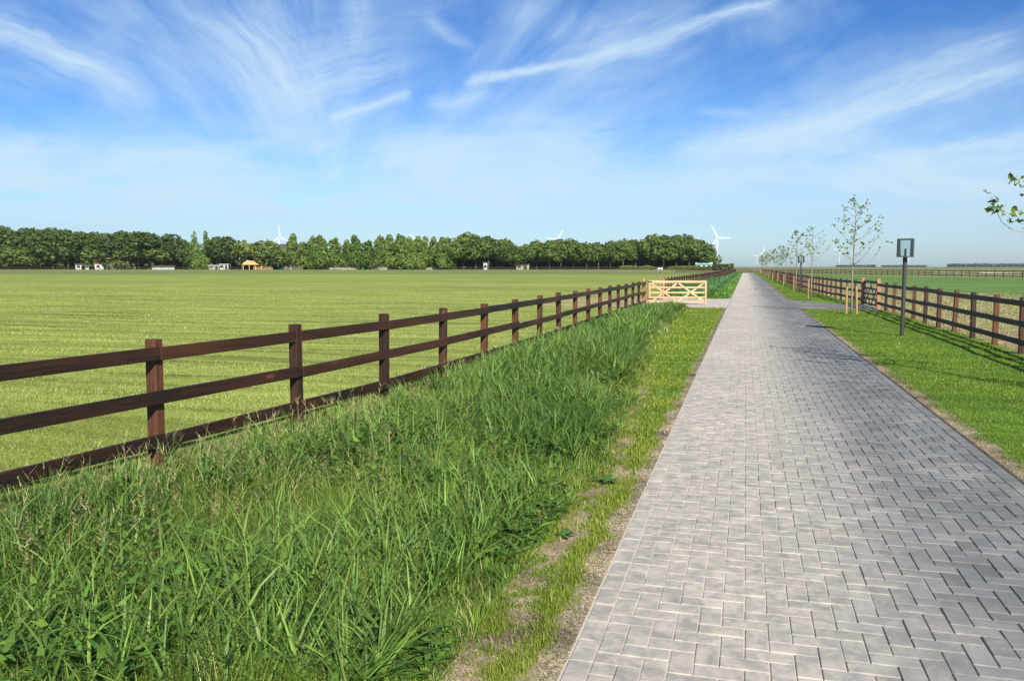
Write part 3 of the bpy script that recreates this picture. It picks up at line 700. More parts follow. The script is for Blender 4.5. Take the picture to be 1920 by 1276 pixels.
def fence_run(pts, label, off, cat='fence', first_tall=False, last_tall=False, limit=100, group=None, start_break=0):
    """post and rail fence: posts at pts, boards two bays long with staggered butt joints"""
    root = empty('post_and_rail_fence', (pts[0][0], pts[0][1], 0), label, cat, group); r0 = root.location
    order = sorted(range(len(pts)), key=lambda i: math.hypot(*pts[i])); nearest = set(order[:limit])
    extra = MB()
    for i, (x, y) in enumerate(pts):
        tall = (i == 0 and first_tall) or (i == len(pts) - 1 and last_tall)
        dz = random.gauss(0, .008)
        if i in nearest: link('post', POST_TALL if tall else POST, root, (x - r0.x, y - r0.y, dz), (random.gauss(0, .012), random.gauss(0, .012), random.gauss(0, .05)))
        else: extra.box(x - r0.x - .05, x - r0.x + .05, y - r0.y - .05, y - r0.y + .05, -.3, 1.1 + dz)
    if extra.v: tag(link('post', extra.mesh('posts', M['post']), root), kind='stuff')
    jobs = []
    for ri, z in enumerate(RAILH):
        i = 0; first = True
        while i < len(pts) - 1:
            j = min(i + (1 if (first and (ri + start_break) % 2) else 2), len(pts) - 1); first = False
            jobs.append((math.hypot(*pts[i]), pts[i], pts[j], z + random.gauss(0, .011))); i = j
    jobs.sort(key=lambda q: q[0]); ex = MB()
    for n_, (dd, p, q, z) in enumerate(jobs):
        if n_ < limit: rail_between('rail', root, p, q, z, off)
        else:
            d = Vector(q) - Vector(p); nr = Vector((d.y, -d.x)).normalized() * off
            ex.bar((p[0] + nr.x - r0.x, p[1] + nr.y - r0.y, z), (q[0] + nr.x - r0.x, q[1] + nr.y - r0.y, z), .036, .11, (0, 0, 1))
    if ex.v: tag(link('rail', ex.mesh('rails', M['rail']), root), kind='stuff')
    return root
pl_ = [(float(fence_x(5.85 + 1.85 * i)) if i >= 0 else -4.75 - .22 * -i, 5.85 + 1.85 * i) for i in range(-2, 17)]
fence_run(pl_, 'dark brown post and rail fence in the left foreground, rising out of tall grass', .069, last_tall=True)
pf = [(-4.15 + .010 * (y - 43.2), y) for y in np.arange(43.2, 224, 1.85)]
fence_run(pf, 'dark brown post and rail fence on the left beyond the pale gate', .069, first_tall=True)
ys = [36.6 - 1.83 * i for i in range(15)][::-1]
fence_run([(5.24, y) for y in ys if y > 9.3], 'dark brown post and rail fence in the right foreground behind the lantern post', -.069, last_tall=True)
pr = [(float(rfence_x(y)), y) for y in np.arange(40.1, 224, 1.83)]
fence_run(pr, 'dark brown post and rail fence on the right running away behind the young trees', -.069, first_tall=True)
# end fence across the head of the road
pe = [(x, 229) for x in np.arange(-18, 8, 1.9)]
fence_run(pe, 'brown fence straight across the far end of the brick road', -.069)
# diagonal paddock fence far right
p0, p1 = Vector((6.9, 224)), Vector((46, 126)); n_ = 52
fence_run([tuple(p0.lerp(p1, i / n_)) for i in range(n_ + 1)], 'thin dark fence crossing the green field far away on the right', -.069)
# far fence before the tree belt (left)
a_, b_ = Vector(far(-60, 345)), Vector(far(1352, 350)); n_ = 110
fence_run([tuple(a_.lerp(b_, i / n_)) for i in range(n_ + 1)], 'long brown fence at the far edge of the left meadow before the tree belt', .069)
for o in list(C.objects):
    if o.name.startswith('post_and_rail_fence') and 'far edge of the left' in o.get('label', ''): o.location.z = .42; o.scale = (1, 1, 1.15)

# ------------------------------------------------------------------ gates
def gate(name, L, label, cat, mats, loc, rotz, H=1.0, wide=.10):
    """five bar gate in local XZ plane; two crossed braces"""
    t = empty(name, loc, label, cat); t.rotation_euler = (0, 0, rotz); mh, mv = mats
    for x in (L - .045, 0.045): stile = link('stile', MB().box(x - .045, x + .045, -.035, .035, .0, H, .004).mesh('stile', mv), t)
    link('top_bar', MB().box(.092, L - .092, -.032, .032, H - .105, H - .005, .004).mesh('top_bar', mh), t)
    for z in (.06, .27, .48, .71): link('bar', MB().box(.092, L - .092, -.012, .012, z - .036, z + .036, .003).mesh('bar', mh), t)
    mid = L / 2; zt = H - .13; zb = .07
    for a, b in (((.12, zt), (mid, zb)), ((mid + .05, zt), (L - .11, zb))): link('brace', MB().bar((a[0], -.026, a[1]), (b[0], -.026, b[1]), .07, .02).mesh('brace', mh), t)
    for a, b in (((.12, zb), (mid - .03, zt)), ((mid, zb), (L - .15, zt))): link('brace', MB().bar((a[0], .026, a[1]), (b[0], .026, b[1]), .07, .02).mesh('brace', mh), t)
    hg = MB()
    for z in (.2, H - .06): hg.box(-.05, .16, -.045, -.0365, z - .02, z + .02)
    link('hinge', hg.mesh('hinge', M['black']), stile)
    return t
gate('field_gate', 2.58, 'pale new wooden five bar gate standing open across the left drive', 'gate', (M['gate_wood'], M['gate_wood_z']), (-4.15, 37.5, .06), R(14), 1.02)
gate('field_gate', 2.58, 'second pale gate leaf folded back along the fence behind the first', 'gate', (M['gate_wood'], M['gate_wood_z']), (-4.02, 43.3, .06), R(-80) + PI, 1.02)
gate('field_gate', 3.25, 'dark closed five bar gate in the right fence behind the nearest young tree', 'gate', (M['dark_gate'], M['dark_gate']), (5.22, 36.72, .05), R(91.5), 1.05)

# ------------------------------------------------------------------ lantern posts
def lamp(x, y, label, rz):
    t = empty('lantern_post', (x, y, 0), label, 'lamp', 'square lantern posts on the right verge'); t.rotation_euler = (0, 0, rz)
    pole = link('pole', MB().tube([(0, 0, -.3), (0, 0, 1.84)], .046, 16).mesh('pole', M['metal'], smooth=False), t)
    link('collar', MB().tube([(0, 0, 1.80), (0, 0, 1.925)], .051, 16).mesh('collar', M['black']), pole)
    h0, h1, s = 1.93, 2.37, .185
    f = MB(); f.box(-s, s, -s, s, h0, h0 + .022, .003)
    for (a, b) in ((-s, -s + .02), (s - .02, s)):
        f.box(a, b, -s, s, h1 - .03, h1); f.box(-s + .02, s - .02, a, b, h1 - .03, h1)
        for (c_, d_) in ((-s, -s + .02), (s - .02, s)): f.box(a, b, c_, d_, h0 + .022, h1 - .03)
    fr = link('frame', f.mesh('lantern_frame', M['metal']), t)
    for sx_ in (-1, 1):
        for sy_ in (-1, 1):
            c0, c1 = s - .023, s - .075
            cp = MB(); cp.box(*sorted((sx_ * c0, sx_ * c1)), *sorted((sy_ * (s - .012), sy_ * (s - .017))), h0 + .024, h1 - .032)
            cp.box(*sorted((sx_ * (s - .012), sx_ * (s - .017))), *sorted((sy_ * c0, sy_ * c1)), h0 + .024, h1 - .032)
            link('corner_panel', cp.mesh('corner_panel', M['panel']), fr)
    for k in range(4):
        p = MB().box(-s + .021, s - .021, -.003, .003, h0 + .024, h1 - .032)
        g = link('glass_pane', p.mesh('glass_pane', M['glass']), fr, (0, 0, 0), (0, 0, k * PI / 2))
        off = Vector((0, -s + .006, 0)); off.rotate(Matrix.Rotation(k * PI / 2, 3, 'Z')); g.location = off
    link('bulb_holder', MB().tube([(0, 0, h0 + .022), (0, 0, h0 + .20)], .024, 12).mesh('bulb_holder', M['black']), t)
lamp(3.73, 22.15, 'nearer dark metal lantern post with square glass head on the right verge', R(-12))
lamp(3.40, 56.2, 'farther slim lantern post between the young trees on the right verge', R(-8))

# ------------------------------------------------------------------ young roadside trees
def leaf_quads(pts, size, colA, colB, jit=.3, droop=.4):
    """broad five-cornered leaves at pts"""
    V = []; F = []; K = []
    shape = [(0, 0), (.42, .12), (.5, .48), (.22, .62), (0, 1.0), (-.22, .62), (-.5, .48), (-.42, .12)]
    for p in pts:
        n = Vector((random.gauss(0, 1), random.gauss(0, 1), random.gauss(.6, 1))).normalized(); a = n.orthogonal().normalized(); a.rotate(Matrix.Rotation(random.random() * 6.28, 3, n)); b = n.cross(a)
        s = size * (.6 + .7 * random.random()); k = len(V); q = random.random(); cc = [colA[i] * (1 - q) + colB[i] * q for i in range(3)]
        for u, v in shape: V.append(Vector(p) + a * u * s + b * v * s + n * (-abs(u) * .3 * s)); K.append(cc)
        F.append((k, k + 1, k + 2, k + 3)); F.append((k, k + 3, k + 4, k + 5)); F.append((k, k + 5, k + 6, k + 7))
    return V, F, K
def young_tree(seed, H, spread, nb, nleaf, crown_lo, leafsize, extra=()):
    random.seed(seed)
    tr = [(0, 0, -.1)]; x = y = 0
    for i in range(1, 9): x += random.gauss(0, .012); y += random.gauss(0, .012); tr.append((x, y, H * .97 * i / 8))
    trunk = MB().tube(tr, [.034 * (1 - .88 * i / 8) + .003 for i in range(9)], 7).mesh('trunk', M['youngbark'], smooth=True)
    br = MB(); tips = []
    for i in range(nb):
        t = (i + random.random() * .8) / nb; z = crown_lo + (H * .93 - crown_lo) * t
        a = i * 2.4 + random.gauss(0, .3); L = spread * (1.05 - .72 * t) * (.65 + .5 * random.random()); k = min(8, max(1, int(z / (H * .97) * 8)))
        if extra and math.cos(a - PI - .25) > -.1: L = min(L, .42)
        ox, oy = tr[k][0], tr[k][1]; pts = []
        for j in range(6):
            q = j / 5; r_ = L * (q ** .9); pts.append((ox + math.cos(a) * r_ + random.gauss(0, .015) * q, oy + math.sin(a) * r_ + random.gauss(0, .015) * q, z + L * (.55 * q + .35 * q * q)))
        br.tube(pts, [.011 * (1 - .8 * q / 5) for q in range(6)], 4)
        tips += [Vector(pts[5])] * 3 + [Vector(pts[4])] * 2 + [Vector(pts[3])]*1
        if random.random() < .7:
            s0 = Vector(pts[3]); a2 = a + random.choice((-1, 1)) * .8; e = s0 + Vector((math.cos(a2), math.sin(a2), .7)) * L * .35
            br.tube([s0, e], [.005, .003], 4); tips += [e] * 2
    for z0_, ends in extra:
        p0 = Vector((0, 0, z0_)); pp = [p0] + [Vector(e) for e in ends]
        br.tube(pp, [.008 * (1 - .75 * q / (len(pp) - 1)) for q in range(len(pp))], 4)
        tips += [pp[-1]] * 9 + [pp[-2]] * 3
    tips += [Vector((x, y, H * .96))] * 3
    pts = [random.choice(tips) + Vector((random.gauss(0, .055), random.gauss(0, .055), random.gauss(0, .05))) for _ in range(nleaf)]
    V, F, K = leaf_quads(pts, leafsize, (.07, .13, .02), (.22, .27, .05))
    return trunk, br.mesh('branches', M['youngbark'], smooth=True), fast_mesh('crown', V, F, [M['youngleaf']], K)
STAKE = MB().tube([(0, 0, -.3), (0, 0, .98), (0, 0, 1.0)], [.04, .04, .034], 10).mesh('stake', M['stake'])
def seen(px, py, base, c):
    rr_, a_, b_, _ = ray(px, py); q = rr_ * (c / b_); return (q.x - base[0], q.y - base[1], q.z + EYE)
OFF = (4.2, 12.9)      # the tree whose twigs reach into the picture; measured twig ends relative to it
SPRIG = ((1.95, [seen(1935, 437, OFF, 11.2), seen(1900, 431, OFF, 11.2), seen(1878, 415, OFF, 11.2), seen(1868, 392, OFF, 11.1), seen(1860, 383, OFF, 11.1)]),
         (2.1, [seen(1950, 425, OFF, 11.3), seen(1915, 408, OFF, 11.3)]), (2.45, [seen(1945, 365, OFF, 11.4), seen(1918, 350, OFF, 11.4), seen(1906, 336, OFF, 11.4)]))
YT = [young_tree(3, 4.15, 1.15, 21, 260, 1.45, .085), young_tree(11, 3.7, 1.0, 13, 120, 1.5, .09), young_tree(23, 4.0, .95, 15, 210, 1.4, .09), young_tree(31, 3.5, .9, 14, 260, 1.3, .10), young_tree(47, 4.2, 1.0, 18, 430, 1.7, .074, SPRIG)]
def place_young(k, x, y, rz, label, sc=1, stakes=2, side=.22):
    t = empty('young_tree', (x, y, float(hz(x, y))), label, 'tree', 'young trees along the right verge'); t.rotation_euler = (0, 0, rz); t.scale = (sc, sc, sc)
    tr_, br_, cr_ = YT[k]; link('branches', br_, link('trunk', tr_, t)); link('crown', cr_, t)
    for s_ in range(stakes):
        dx = (-side, side)[s_]
        st = link('tree_stake', STAKE, None, (x + dx, y + .05 * (1 - 2 * s_), float(hz(x, y))), (random.gauss(0, .02), random.gauss(0, .02), random.random() * 6))
        tag(st, ('left' if s_ == 0 else 'right') + ' round wooden stake beside the ' + label.split(',')[0], 'tree stake', 'stakes beside the young trees')
random.seed(5)
place_young(4, 4.2, 12.9, 0, 'young tree cut by the right edge of the photo, only branch tips showing', 1, 2)
place_young(0, 3.72, 32.2, 0, 'nearest whole young tree, tall and sparse with a wide open crown', 1.0, 2, .17)
yt = [(1, 3.42, 47.3, 1.0, 'second young tree, thin pale crown before the sky', 1.05), (2, 3.45, 62.0, 2.2, 'third young tree, narrow upright crown near the farther lantern', 1.08),
      (3, 3.40, 77.0, 3.3, 'fourth young tree, low leafy crown', 1.0), (2, 3.38, 92, 4.4, 'fifth young tree, slightly thicker crown than the one nearer', 1.0), (3, 3.35, 107, 5.1, 'sixth young tree, small round crown in the row', 1.1),
      (1, 3.3, 122, .4, 'seventh young tree, small and thin in the distance', 1.1), (3, 3.3, 137, 1.7, 'eighth young tree, tiny bushy crown', 1.1), (2, 3.3, 152, 2.9, 'ninth young tree, tiny narrow crown in the row', 1.1),
      (3, 3.3, 170, 3.7, 'tenth young tree, tiny crown merging with its neighbours', 1.1), (3, 3.3, 190, 5.7, 'last young tree, at the far end of the road', 1.2)]
for k_, x_, y_, r_, lb, sc_ in yt: place_young(k_, x_, y_, r_, lb, sc_, 1 if y_ > 46 else 2, .15)

# ------------------------------------------------------------------ big trees of the far belt
def crown_mesh(seed, kind, n=2600):
    r = np.random.default_rng(seed)
    # lobes: centres and radii inside a unit-ish crown (width 1, height by kind)
    L = []
    if kind in ('broad', 'darkbroad'):
        for i in range(19): a = r.random() * 6.28; q = r.random() ** .5 * .30; z = .30 + .5 * r.random(); L.append((math.cos(a) * q * (1.25 - z * .5), math.sin(a) * q * (1.25 - z * .5), z, .17 + .09 * r.random()))
        L.append((0, 0, .83, .16))
    elif kind == 'poplar':
        for i in range(16): z = .12 + .82 * i / 15; a = r.random() * 6.28; q = .17 * (1.12 - z) * r.random() + .04; L.append((math.cos(a) * q, math.sin(a) * q, z, .095 + .14 * (1 - z) ** .8 * (.7 + .5 * r.random())))
    elif kind == 'cone':
        for i in range(14): z = .06 + .9 * i / 13; L.append((r.normal(0, .05), r.normal(0, .05), z, .05 + .30 * (1 - z)))
    elif kind == 'round':
        for i in range(20): a = r.random() * 6.28; q = r.random() ** .5 * .40; z = .16 + .62 * r.random(); L.append((math.cos(a) * q, math.sin(a) * q, z * (1.0 - .3 * q), .18 + .08 * r.random()))
    L = np.array(L); wts = L[:, 3] ** 2; k = r.choice(len(L), n, p=wts / wts.sum())
    d = r.normal(size=(n, 3)); d /= np.linalg.norm(d, axis=1)[:, None]
    rad = L[k, 3] * (.72 + .36 * r.random(n)) ; c = L[k, :3] + d * rad[:, None] * np.array([1, 1, .8])
    s = (.026 if kind != 'cone' else .022) * (.6 + .9 * r.random(n))
    nn = d + r.normal(0, .55, (n, 3)); nn /= np.linalg.norm(nn, axis=1)[:, None]
    t = np.cross(nn, r.normal(size=(n, 3))); t /= np.linalg.norm(t, axis=1)[:, None]; b = np.cross(nn, t)
    s = s[:, None]; co = np.stack([c - t * s - b * s * .6, c + t * s * .9 - b * s, c + t * s + b * s * .8, c - t * s * .7 + b * s], 1).reshape(-1, 3)
    fs = np.arange(n * 4).reshape(-1, 4)
    base = {'darkbroad': ((.038, .068, .016), (.085, .115, .028)), 'broad': ((.065, .105, .022), (.13, .175, .04)), 'poplar': ((.07, .12, .024), (.165, .225, .045)), 'cone': ((.07, .12, .028), (.13, .19, .04)), 'round': ((.085, .12, .03), (.15, .18, .045))}[kind]
    q = np.clip(r.random(len(L))[k] * .6 + r.random(n) * .5, 0, 1)[:, None]; cc = np.array(base[0]) * (1 - q) + np.array(base[1]) * q
    return fast_mesh('crown', co, fs, [M['treeleaf']], np.repeat(cc, 4, 0))
DARK = 'darkbroad'
CR = {k: [crown_mesh(100 * i + j, k, nn) for j in range(3)] for i, (k, nn) in enumerate((('broad', 3000), ('darkbroad', 3000), ('poplar', 2400), ('cone', 1800), ('round', 3200)))}
TRK = MB().tube([(0, 0, -.02), (.004, .002, .2), (-.006, 0, .45), (0, 0, .8)], [.02, .016, .012, .004], 7).mesh('trunk', M['bark'], smooth=True)
for a_i in range(5):
    pass
def big_tree(kind, v, px, topy, c, width, label, z0=.42, basey=None, group='tall trees along the far edge of the left meadow'):
    x, y = far(px, c); H = EYE + (499.5 - topy) * c / FPX - z0; Wd = width * c / FPX
    t = empty({'broad': 'broadleaf_tree', 'darkbroad': 'broadleaf_tree', 'poplar': 'poplar_tree', 'cone': 'conical_tree', 'round': 'round_tree'}[kind], (x, y, z0), label, 'tree', group)
    lo = {'broad': .10, 'darkbroad': .10, 'poplar': .06, 'cone': .05, 'round': .0}[kind]
    link('trunk', TRK, t, (0, 0, 0), (0, 0, random.random() * 6), (H, H, H))
    ch = H * (1 - lo); link('crown', CR[kind][v % 3], t, (0, 0, H * lo), (0, 0, random.random() * 6.28), (Wd * 1.15, Wd * 1.15, ch))
    return t
ORD = 'first second third fourth fifth sixth seventh eighth ninth tenth eleventh twelfth thirteenth fourteenth fifteenth sixteenth seventeenth eighteenth nineteenth twentieth'.split()
random.seed(9)
lt = [(-30, 418, 80), (8, 420, 76), (48, 426, 66), (76, 432, 56), (100, 424, 72), (128, 431, 60), (154, 432, 60), (180, 432, 60), (206, 436, 54), (232, 431, 66), (260, 431, 66), (288, 435, 60), (318, 436, 62), (344, 446, 46)]
for i, (px, ty, wd) in enumerate(lt):
    big_tree('darkbroad', i, px, ty, 372 + random.uniform(-8, 8), wd, 'dark broad tree, %s from the left in the dark group at the left edge' % ORD[i])
big_tree('cone', 0, 366, 434, 366, 38, 'pointed conical tree, left one of the pair beside the dark group')
big_tree('cone', 1, 387, 432, 368, 36, 'pointed conical tree, right one of the pair, with the sharpest tip')
for i, (px, ty, wd) in enumerate([(408, 441, 52), (432, 443, 46), (352, 462, 40)]):
    big_tree('darkbroad', i + 1, px, ty, 365, wd, ['dark broad tree right of the two conical trees', 'dark broad tree next to the gap of open sky', 'low broad tree at the left foot of the conical trees'][i])
big_tree('round', 0, 488, 441, 352, 84, 'big round pale green tree between the sky gap and the barn roof')
big_tree('round', 1, 516, 456, 345, 70, 'lower round tree growing in front of the dark barn roof')
pop = [(550, 440), (571, 452), (588, 441), (605, 442), (626, 449), (652, 448), (668, 444), (692, 450), (711, 444), (730, 442), (749, 441), (766, 444), (782, 442), (798, 444), (812, 446), (826, 446), (840, 448)]
for i, (px, ty) in enumerate(pop):
    big_tree('poplar', i, px + random.uniform(-3, 3), ty + random.uniform(-2, 3), 352 + random.uniform(-5, 5), 46 + random.uniform(-8, 9), 'narrow bright green poplar, %s from the left in the poplar row' % ORD[i])
rt = [(868, 437, 60), (892, 438, 58), (916, 440, 52), (940, 448, 46), (962, 455, 40), (984, 456, 40), (1006, 451, 44), (1030, 448, 50), (1052, 446, 50), (1076, 448, 48), (1100, 452, 42), (1122, 452, 42), (1144, 452, 42), (1168, 446, 48), (1192, 447, 46), (1218, 440, 56), (1244, 438, 56), (1268, 438, 56), (1292, 440, 52), (1314, 448, 46)]
for i, (px, ty, wd) in enumerate(rt):
    big_tree('poplar' if i % 3 == 1 and False else 'broad', i, px, ty, 356 + random.uniform(-6, 6), wd, 'leafy green tree, %s from the left in the row between the poplars and the road' % ORD[i])
# lower fill trees behind, so that the belt stays closed
fl = [(-20, 60), (30, 55), (85, 50), (140, 52), (195, 50), (245, 52), (300, 52), (560, 46), (600, 50), (640, 50), (680, 50), (720, 50), (760, 50), (800, 50), (850, 55), (905, 55), (960, 50), (1020, 52), (1085, 52), (1140, 50), (1205, 55), (1260, 55), (1305, 45)]
for i, (px, wd) in enumerate(fl):
    big_tree('round', i, px, 458 + random.uniform(-3, 6), 376 + random.uniform(-5, 5), wd + 22, 'low round tree filling in behind the front row, %s from the left' % (ORD + ['twenty first', 'twenty second', 'twenty third'])[i], group='lower trees hidden behind the tree belt')
# undergrowth below the belt, the hedge, the bush at the road's end
def hedge_mesh(n, L, Dp, H, s, ca, cb, seed):
    r = np.random.default_rng(seed); p = np.stack([r.random(n) * L, (r.random(n) - .5) * Dp, r.random(n) ** .8 * H * (.75 + .5 * vnoise(r.random(n) * 0, r.random(n) * 0, 1))], 1)
    p[:, 2] = r.random(n) ** .7 * H * (.7 + .4 * vnoise(p[:, 0], p[:, 0] * 0, .35, seed))
    nn = r.normal(size=(n, 3)); nn[:, 1] -= .6; nn /= np.linalg.norm(nn, axis=1)[:, None]; t = np.cross(nn, r.normal(size=(n, 3))); t /= np.linalg.norm(t, axis=1)[:, None]; b = np.cross(nn, t)
    ss_ = (s * (.6 + .8 * r.random(n)))[:, None]; co = np.stack([p - t * ss_ - b * ss_, p + t * ss_ - b * ss_, p + t * ss_ + b * ss_, p - t * ss_ + b * ss_], 1).reshape(-1, 3)
    q = r.random(n)[:, None]; return fast_mesh('foliage', co, np.arange(4 * n).reshape(-1, 4), [M['treeleaf']], np.repeat(np.array(ca) * (1 - q) + np.array(cb) * q, 4, 0))
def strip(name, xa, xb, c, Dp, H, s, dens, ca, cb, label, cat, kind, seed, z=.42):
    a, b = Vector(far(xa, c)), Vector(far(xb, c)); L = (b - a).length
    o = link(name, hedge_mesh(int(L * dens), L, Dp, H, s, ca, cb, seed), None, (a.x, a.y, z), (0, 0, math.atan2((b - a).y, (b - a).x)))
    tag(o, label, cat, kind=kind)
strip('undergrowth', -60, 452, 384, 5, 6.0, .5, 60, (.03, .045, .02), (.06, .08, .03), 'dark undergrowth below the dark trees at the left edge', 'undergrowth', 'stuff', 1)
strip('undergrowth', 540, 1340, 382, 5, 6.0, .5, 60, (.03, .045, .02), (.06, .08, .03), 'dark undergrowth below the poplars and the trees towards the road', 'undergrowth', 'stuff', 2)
strip('clipped_hedge', 1162, 1345, 351, 1.6, 1.6, .16, 260, (.16, .22, .03), (.26, .32, .05), 'low bright green clipped hedge in front of the last trees left of the road', 'hedge', None, 3, .3)
strip('bush', 1338, 1374, 330, 4, 2.6, .28, 150, (.05, .08, .04), (.12, .15, .05), 'dark bush beside the white wind turbine left of the road end', 'bush', None, 4, .1)
strip('distant_wood', 1780, 1990, 2500, 30, 9, 2.0, 8, (.05, .07, .05), (.07, .09, .06), 'long low blue grey wood on the horizon at the right edge', 'wood', 'stuff', 5, 0)
strip('distant_wood', 1570, 1640, 2600, 30, 6, 1.6, 8, (.05, .07, .05), (.07, .09, .06), 'short piece of distant wood on the horizon behind the nearest young tree', 'wood', 'stuff', 6, 0)
strip('distant_wood', 1655, 1735, 2700, 30, 5, 1.5, 8, (.05, .07, .05), (.07, .09, .06), 'faint distant wood on the horizon behind the nearer lantern post', 'wood', 'stuff', 7, 0)

# ------------------------------------------------------------------ wind turbines
TOW = MB().tube([(0, 0, 0), (0, 0, 78)], [2.6, 1.6], 16).mesh('tower', M['turb'], smooth=True)
nb_ = MB(); nb_.box(-2.1, 2.1, -4, 7, 77, 81, .6); NAC = nb_.mesh('nacelle', M['turb'])
HUB = MB().tube([(0, -6.6, 79), (0, -5.6, 79), (0, -4, 79)], [.5, 1.7, 2.0], 12).mesh('hub', M['turb'], smooth=True)
bl = MB(); sec = []
for j, (r_, ch, th_) in enumerate([(1.2, 2.0, 1.8), (4, 2.6, 1.6), (8, 3.6, 1.0), (16, 2.9, .7), (26, 2.0, .45), (36, 1.1, .25), (39, .3, .1)]):
    sec.append([(-ch * .35, -th_ / 2, r_), (ch * .65, 0, r_), (-ch * .35, th_ / 2, r_), (-ch * .5, 0, r_)])
bl.add([v for s_ in sec for v in s_], [(i * 4 + k, i * 4 + (k + 1) % 4, (i + 1) * 4 + (k + 1) % 4, (i + 1) * 4 + k) for i in range(6) for k in range(4)] + [(0, 3, 2, 1), (24, 25, 26, 27)])
BLD = bl.mesh('blade', M['turb'])
def turbine(px, hy, c, ang, label, yaw=0, bs=.80):
    """ang: clock angle of the first blade, seen from the camera, in degrees"""
    x, y = far(px, c); hub_z = EYE + (499.5 - hy) * c / FPX; sc = hub_z / 79
    t = empty('wind_turbine', (x, y, 0), label, 'wind turbine', 'white wind turbines on the horizon')
    t.scale = (sc, sc, sc); t.rotation_euler = (0, 0, -math.atan2(x, y) + R(yaw))
    link('tower', TOW, t); link('hub', HUB, link('nacelle', NAC, t))
    for k in range(3): link('blade', BLD, t, (0, -5.2, 79), (0, R(ang + 120 * k), 0), (bs, bs, bs))
turbine(525, 445, 2300, -5, 'white wind turbine above the barn roof, left of the poplars', 20)
turbine(782, 452, 2500, -52, 'wind turbine of which only two blade tips show above the poplars', 10)
turbine(1044, 449, 2300, 33, 'wind turbine half hidden behind the trees in the middle, one blade pointing up right', 10)
turbine(1344, 446, 2100, -28, 'largest white wind turbine, standing free just left of the road end', 5, .95)
turbine(1431.5, 472, 3900, -5, 'small wind turbine above the young trees, blade pointing straight up', 10)
turbine(1419, 481, 4300, 50, 'smallest wind turbine, just above the far end of the young tree row', 10)
turbine(1573, 471, 3800, -65, 'small wind turbine seen left of the nearest young tree trunk', 10)
turbine(1703, 474, 3900, 82, 'wind turbine hidden behind the nearer lantern post', 10)

# ------------------------------------------------------------------ buildings and bits at the edge of the meadow
def face_cam(t, x, y, extra=0): t.rotation_euler = (0, 0, -math.atan2(x, y) + R(extra))
def house(name, px, c, W_, D_, Hw, Hr, label, wallm, roofm, nwin=3, hip=False, z0=.3, cat='house', over=.4, door=True):
    x, y = far(px, c); t = empty(name, (x, y, z0), label, cat); face_cam(t, x, y)
    link('wall', MB().box(-W_ / 2, W_ / 2, 0, D_, 0, Hw).mesh('wall', wallm), t)
    a, b = W_ / 2 + over, D_ / 2 + over; h = Hw; q = b if hip else 0; yc = D_ / 2
    v = [(-a, yc - b, h), (a, yc - b, h), (a, yc + b, h), (-a, yc + b, h), (-a + q, yc, h + Hr), (a - q, yc, h + Hr)]
    link('roof', MB().add(v, [(0, 1, 5, 4), (2, 3, 4, 5), (1, 2, 5), (3, 0, 4), (3, 2, 1, 0)]).mesh('roof', roofm), t)
    for i in range(nwin):
        xx = -W_ / 2 + W_ * (i + .5) / nwin
        if door and i == nwin // 2: link('door', MB().box(xx - .5, xx + .5, -.06, -.003, 0, min(2.1, Hw - .2)).mesh('door', M['darkroof']), t)
        else: link('window', MB().box(xx - .6, xx + .6, -.05, -.003, .9, min(2.1, Hw - .3)).mesh('window', M['window']), t)
    return t
house('farmhouse', 190, 366, 5.2, 7, 2.6, 2.2, 'white house with red tiled roof under the dark trees, left of the three', M['white'], M['redroof'], 2)
house('farmhouse', 217, 366, 4.2, 7, 2.8, 2.2, 'narrow white house with red roof in the middle of the three under the trees', M['white'], M['redroof'], 2)
house('farmhouse', 242, 366, 5.0, 7, 2.6, 2.0, 'white house with red roof under the dark trees, right of the three', M['white'], M['redroof'], 2)
house('shed', 147, 356, 2.2, 3, 2.2, .5, 'small white shed in the shade left of the white houses', M['white'], M['darkroof'], 1, door=False)
house('shed', 163, 356, 1.4, 3, 2.0, .4, 'tiny white shed next to a thin trunk left of the houses', M['white'], M['darkroof'], 1, door=False)
house('barn', 30, 381, 9, 6, 2.2, 4.4, 'dark shed with pale skylights at the left edge below the trees', M['darkroof'], M['darkroof'], 2)
house('barn', 306, 362, 9, 6, 1.4, .5, 'long low white shed below the trees, left of the conical trees', M['white'], M['darkroof'], 7, door=False)
house('caravan', 401, 352, 4, 3, 1.7, .3, 'pale caravan under the dark tree right of the conical trees', M['cream'], M['white'], 2, cat='caravan')
house('caravan', 420, 354, 3.4, 3, 2.2, .3, 'white caravan beside the gap in the trees', M['white'], M['white'], 2, cat='caravan')
house('barn', 528, 366, 26, 14, 4.2, 7.2, 'large barn with dark brown roof rising behind the round tree', M['grey_wood'], M['darkroof'], 5)
house('shed', 535, 344, 5, 4, 2.3, .5, 'small pale shed in front of the barn', M['cream'], M['cream'], 2)
house('shed', 572, 350, 5, 4, 2.0, .4, 'low pale shed at the foot of the first poplars', M['cream'], M['white'], 3)
house('stable', 722, 352, 46, 5, 1.2, .35, 'long low pale stable behind the meadow fence below the poplars', M['cream'], M['cream'], 14)
house('shed', 980, 352, 5.4, 4, 2.2, .4, 'cream shed with dark doorway under the middle trees', M['cream'], M['tanroof'], 2)
house('shed', 910, 352, 1.6, 2, 3.0, .3, 'narrow grey white hut under the trees right of the poplars', M['white'], M['darkroof'], 1, door=False)
house('greenhouse', 1320, 356, 6.5, 4, 2.2, .9, 'white and teal shed glimpsed under the last trees left of the road', M['white'], M['teal'], 3, cat='shed')
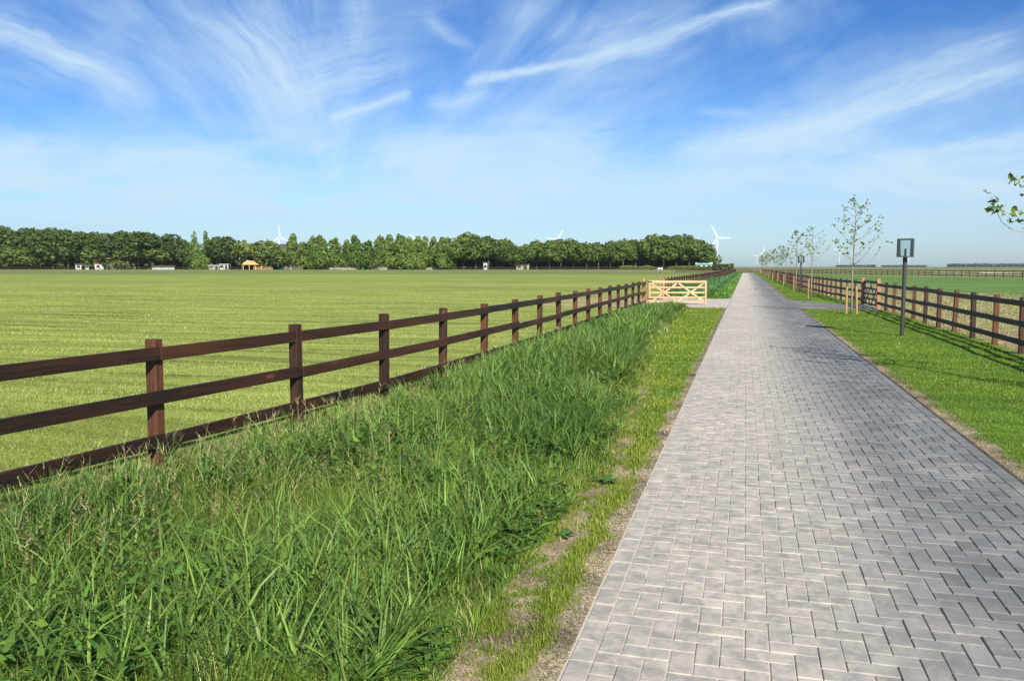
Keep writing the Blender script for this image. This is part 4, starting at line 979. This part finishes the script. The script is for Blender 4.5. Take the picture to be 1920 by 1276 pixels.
def pavilion():
    x, y = far(473, 340); t = empty('pavilion', (x, y, .4), 'open wooden pavilion with light orange hipped roof in front of the round tree', 'pavilion'); face_cam(t, x, y)
    W_, D_, h = 7.0, 5.0, 2.0; a, b = W_ / 2 + .6, D_ / 2 + .6
    v = [(-a, -b, h), (a, -b, h), (a, b, h), (-a, b, h), (-2.4, 0, h + 1.6), (2.4, 0, h + 1.6)]
    link('roof', MB().add(v, [(0, 1, 5, 4), (2, 3, 4, 5), (1, 2, 5), (3, 0, 4), (3, 2, 1, 0)]).mesh('roof', M['tanroof']), t)
    for px_ in (-W_ / 2, -W_ / 6, W_ / 6, W_ / 2):
        for py_ in (-D_ / 2, D_ / 2): link('post', MB().box(px_ - .12, px_ + .12, py_ - .12, py_ + .12, 0, h - .004).mesh('post', M['tanroof']), t)
    link('back_wall', MB().box(-W_ / 2 + .13, W_ / 2 - .13, D_ / 2 - .05, D_ / 2 + .05, 0, h - .01).mesh('back_wall', M['darkroof']), t)
pavilion()
gate('field_gate', 7.6, 'pale orange crossed wooden gate before the pavilion at the far meadow edge', 'gate', (M['gate_wood'], M['gate_wood_z']), (*far(475, 338), .36), -math.atan2(*far(475, 338)), 1.3)
gate('field_gate', 7.2, 'grey weathered wooden gate at the far meadow edge below the first poplars', 'gate', (M['grey_wood'], M['grey_wood']), (*far(533, 338), .34), -math.atan2(*far(533, 338)), 1.3)
# small white jump and a jump pole rack in the meadow corner
x_, y_ = far(1238, 290); t = empty('white_jump', (x_, y_, .3), 'small white show jump standing in the meadow left of the road', 'jump'); face_cam(t, x_, y_)
link('panel', MB().box(-.85, .85, -.05, .05, .45, .95).mesh('panel', M['white']), t)
for s_ in (-.78, .78): link('leg', MB().box(s_ - .07, s_ + .07, -.25, .25, 0, .449).mesh('leg', M['white']), t)
x_, y_ = far(1029, 300)
# rubble heaps of pale stone in the far right field
for i, (px, c_, wd, lb) in enumerate([(1773, 210, 5, 'pale rubble heap far right, left one'), (1868, 205, 6, 'pale rubble heap far right, near the photo edge'), (1822, 215, 9, 'low brown earth heap between the pale rubble heaps')]):
    x_, y_ = far(px, c_); r = np.random.default_rng(i + 70); n = 220
    xs_ = x_ + r.normal(0, wd * .35, n); ys_ = y_ + r.normal(0, 1, n); s_ = .12 + .25 * r.random(n)
    me = clods('rubble', xs_, ys_, s_, (.5, .46, .4) if i < 2 else (.2, .16, .11), ''); me.transform(Matrix.Translation((-x_, -y_, 0)))
    tag(link('rubble_heap', me, None, (x_, y_, 0)), lb, 'rubble heap', 'heaps of rubble in the far right field')

# ------------------------------------------------------------------ the air
m, T = mat('summer_haze'); pv = T.n('ShaderNodeVolumePrincipled'); pv.inputs['Color'].default_value = (.9, .95, 1, 1); pv.inputs['Density'].default_value = .00008; pv.inputs['Anisotropy'].default_value = .3
no = T.n('ShaderNodeOutputMaterial'); T.nt.links.new(pv.outputs[0], no.inputs['Volume'])
tag(link('haze', MB().box(-4700, 4700, -80, 4800, -1.5, 260).mesh('haze', m)), kind='stuff')
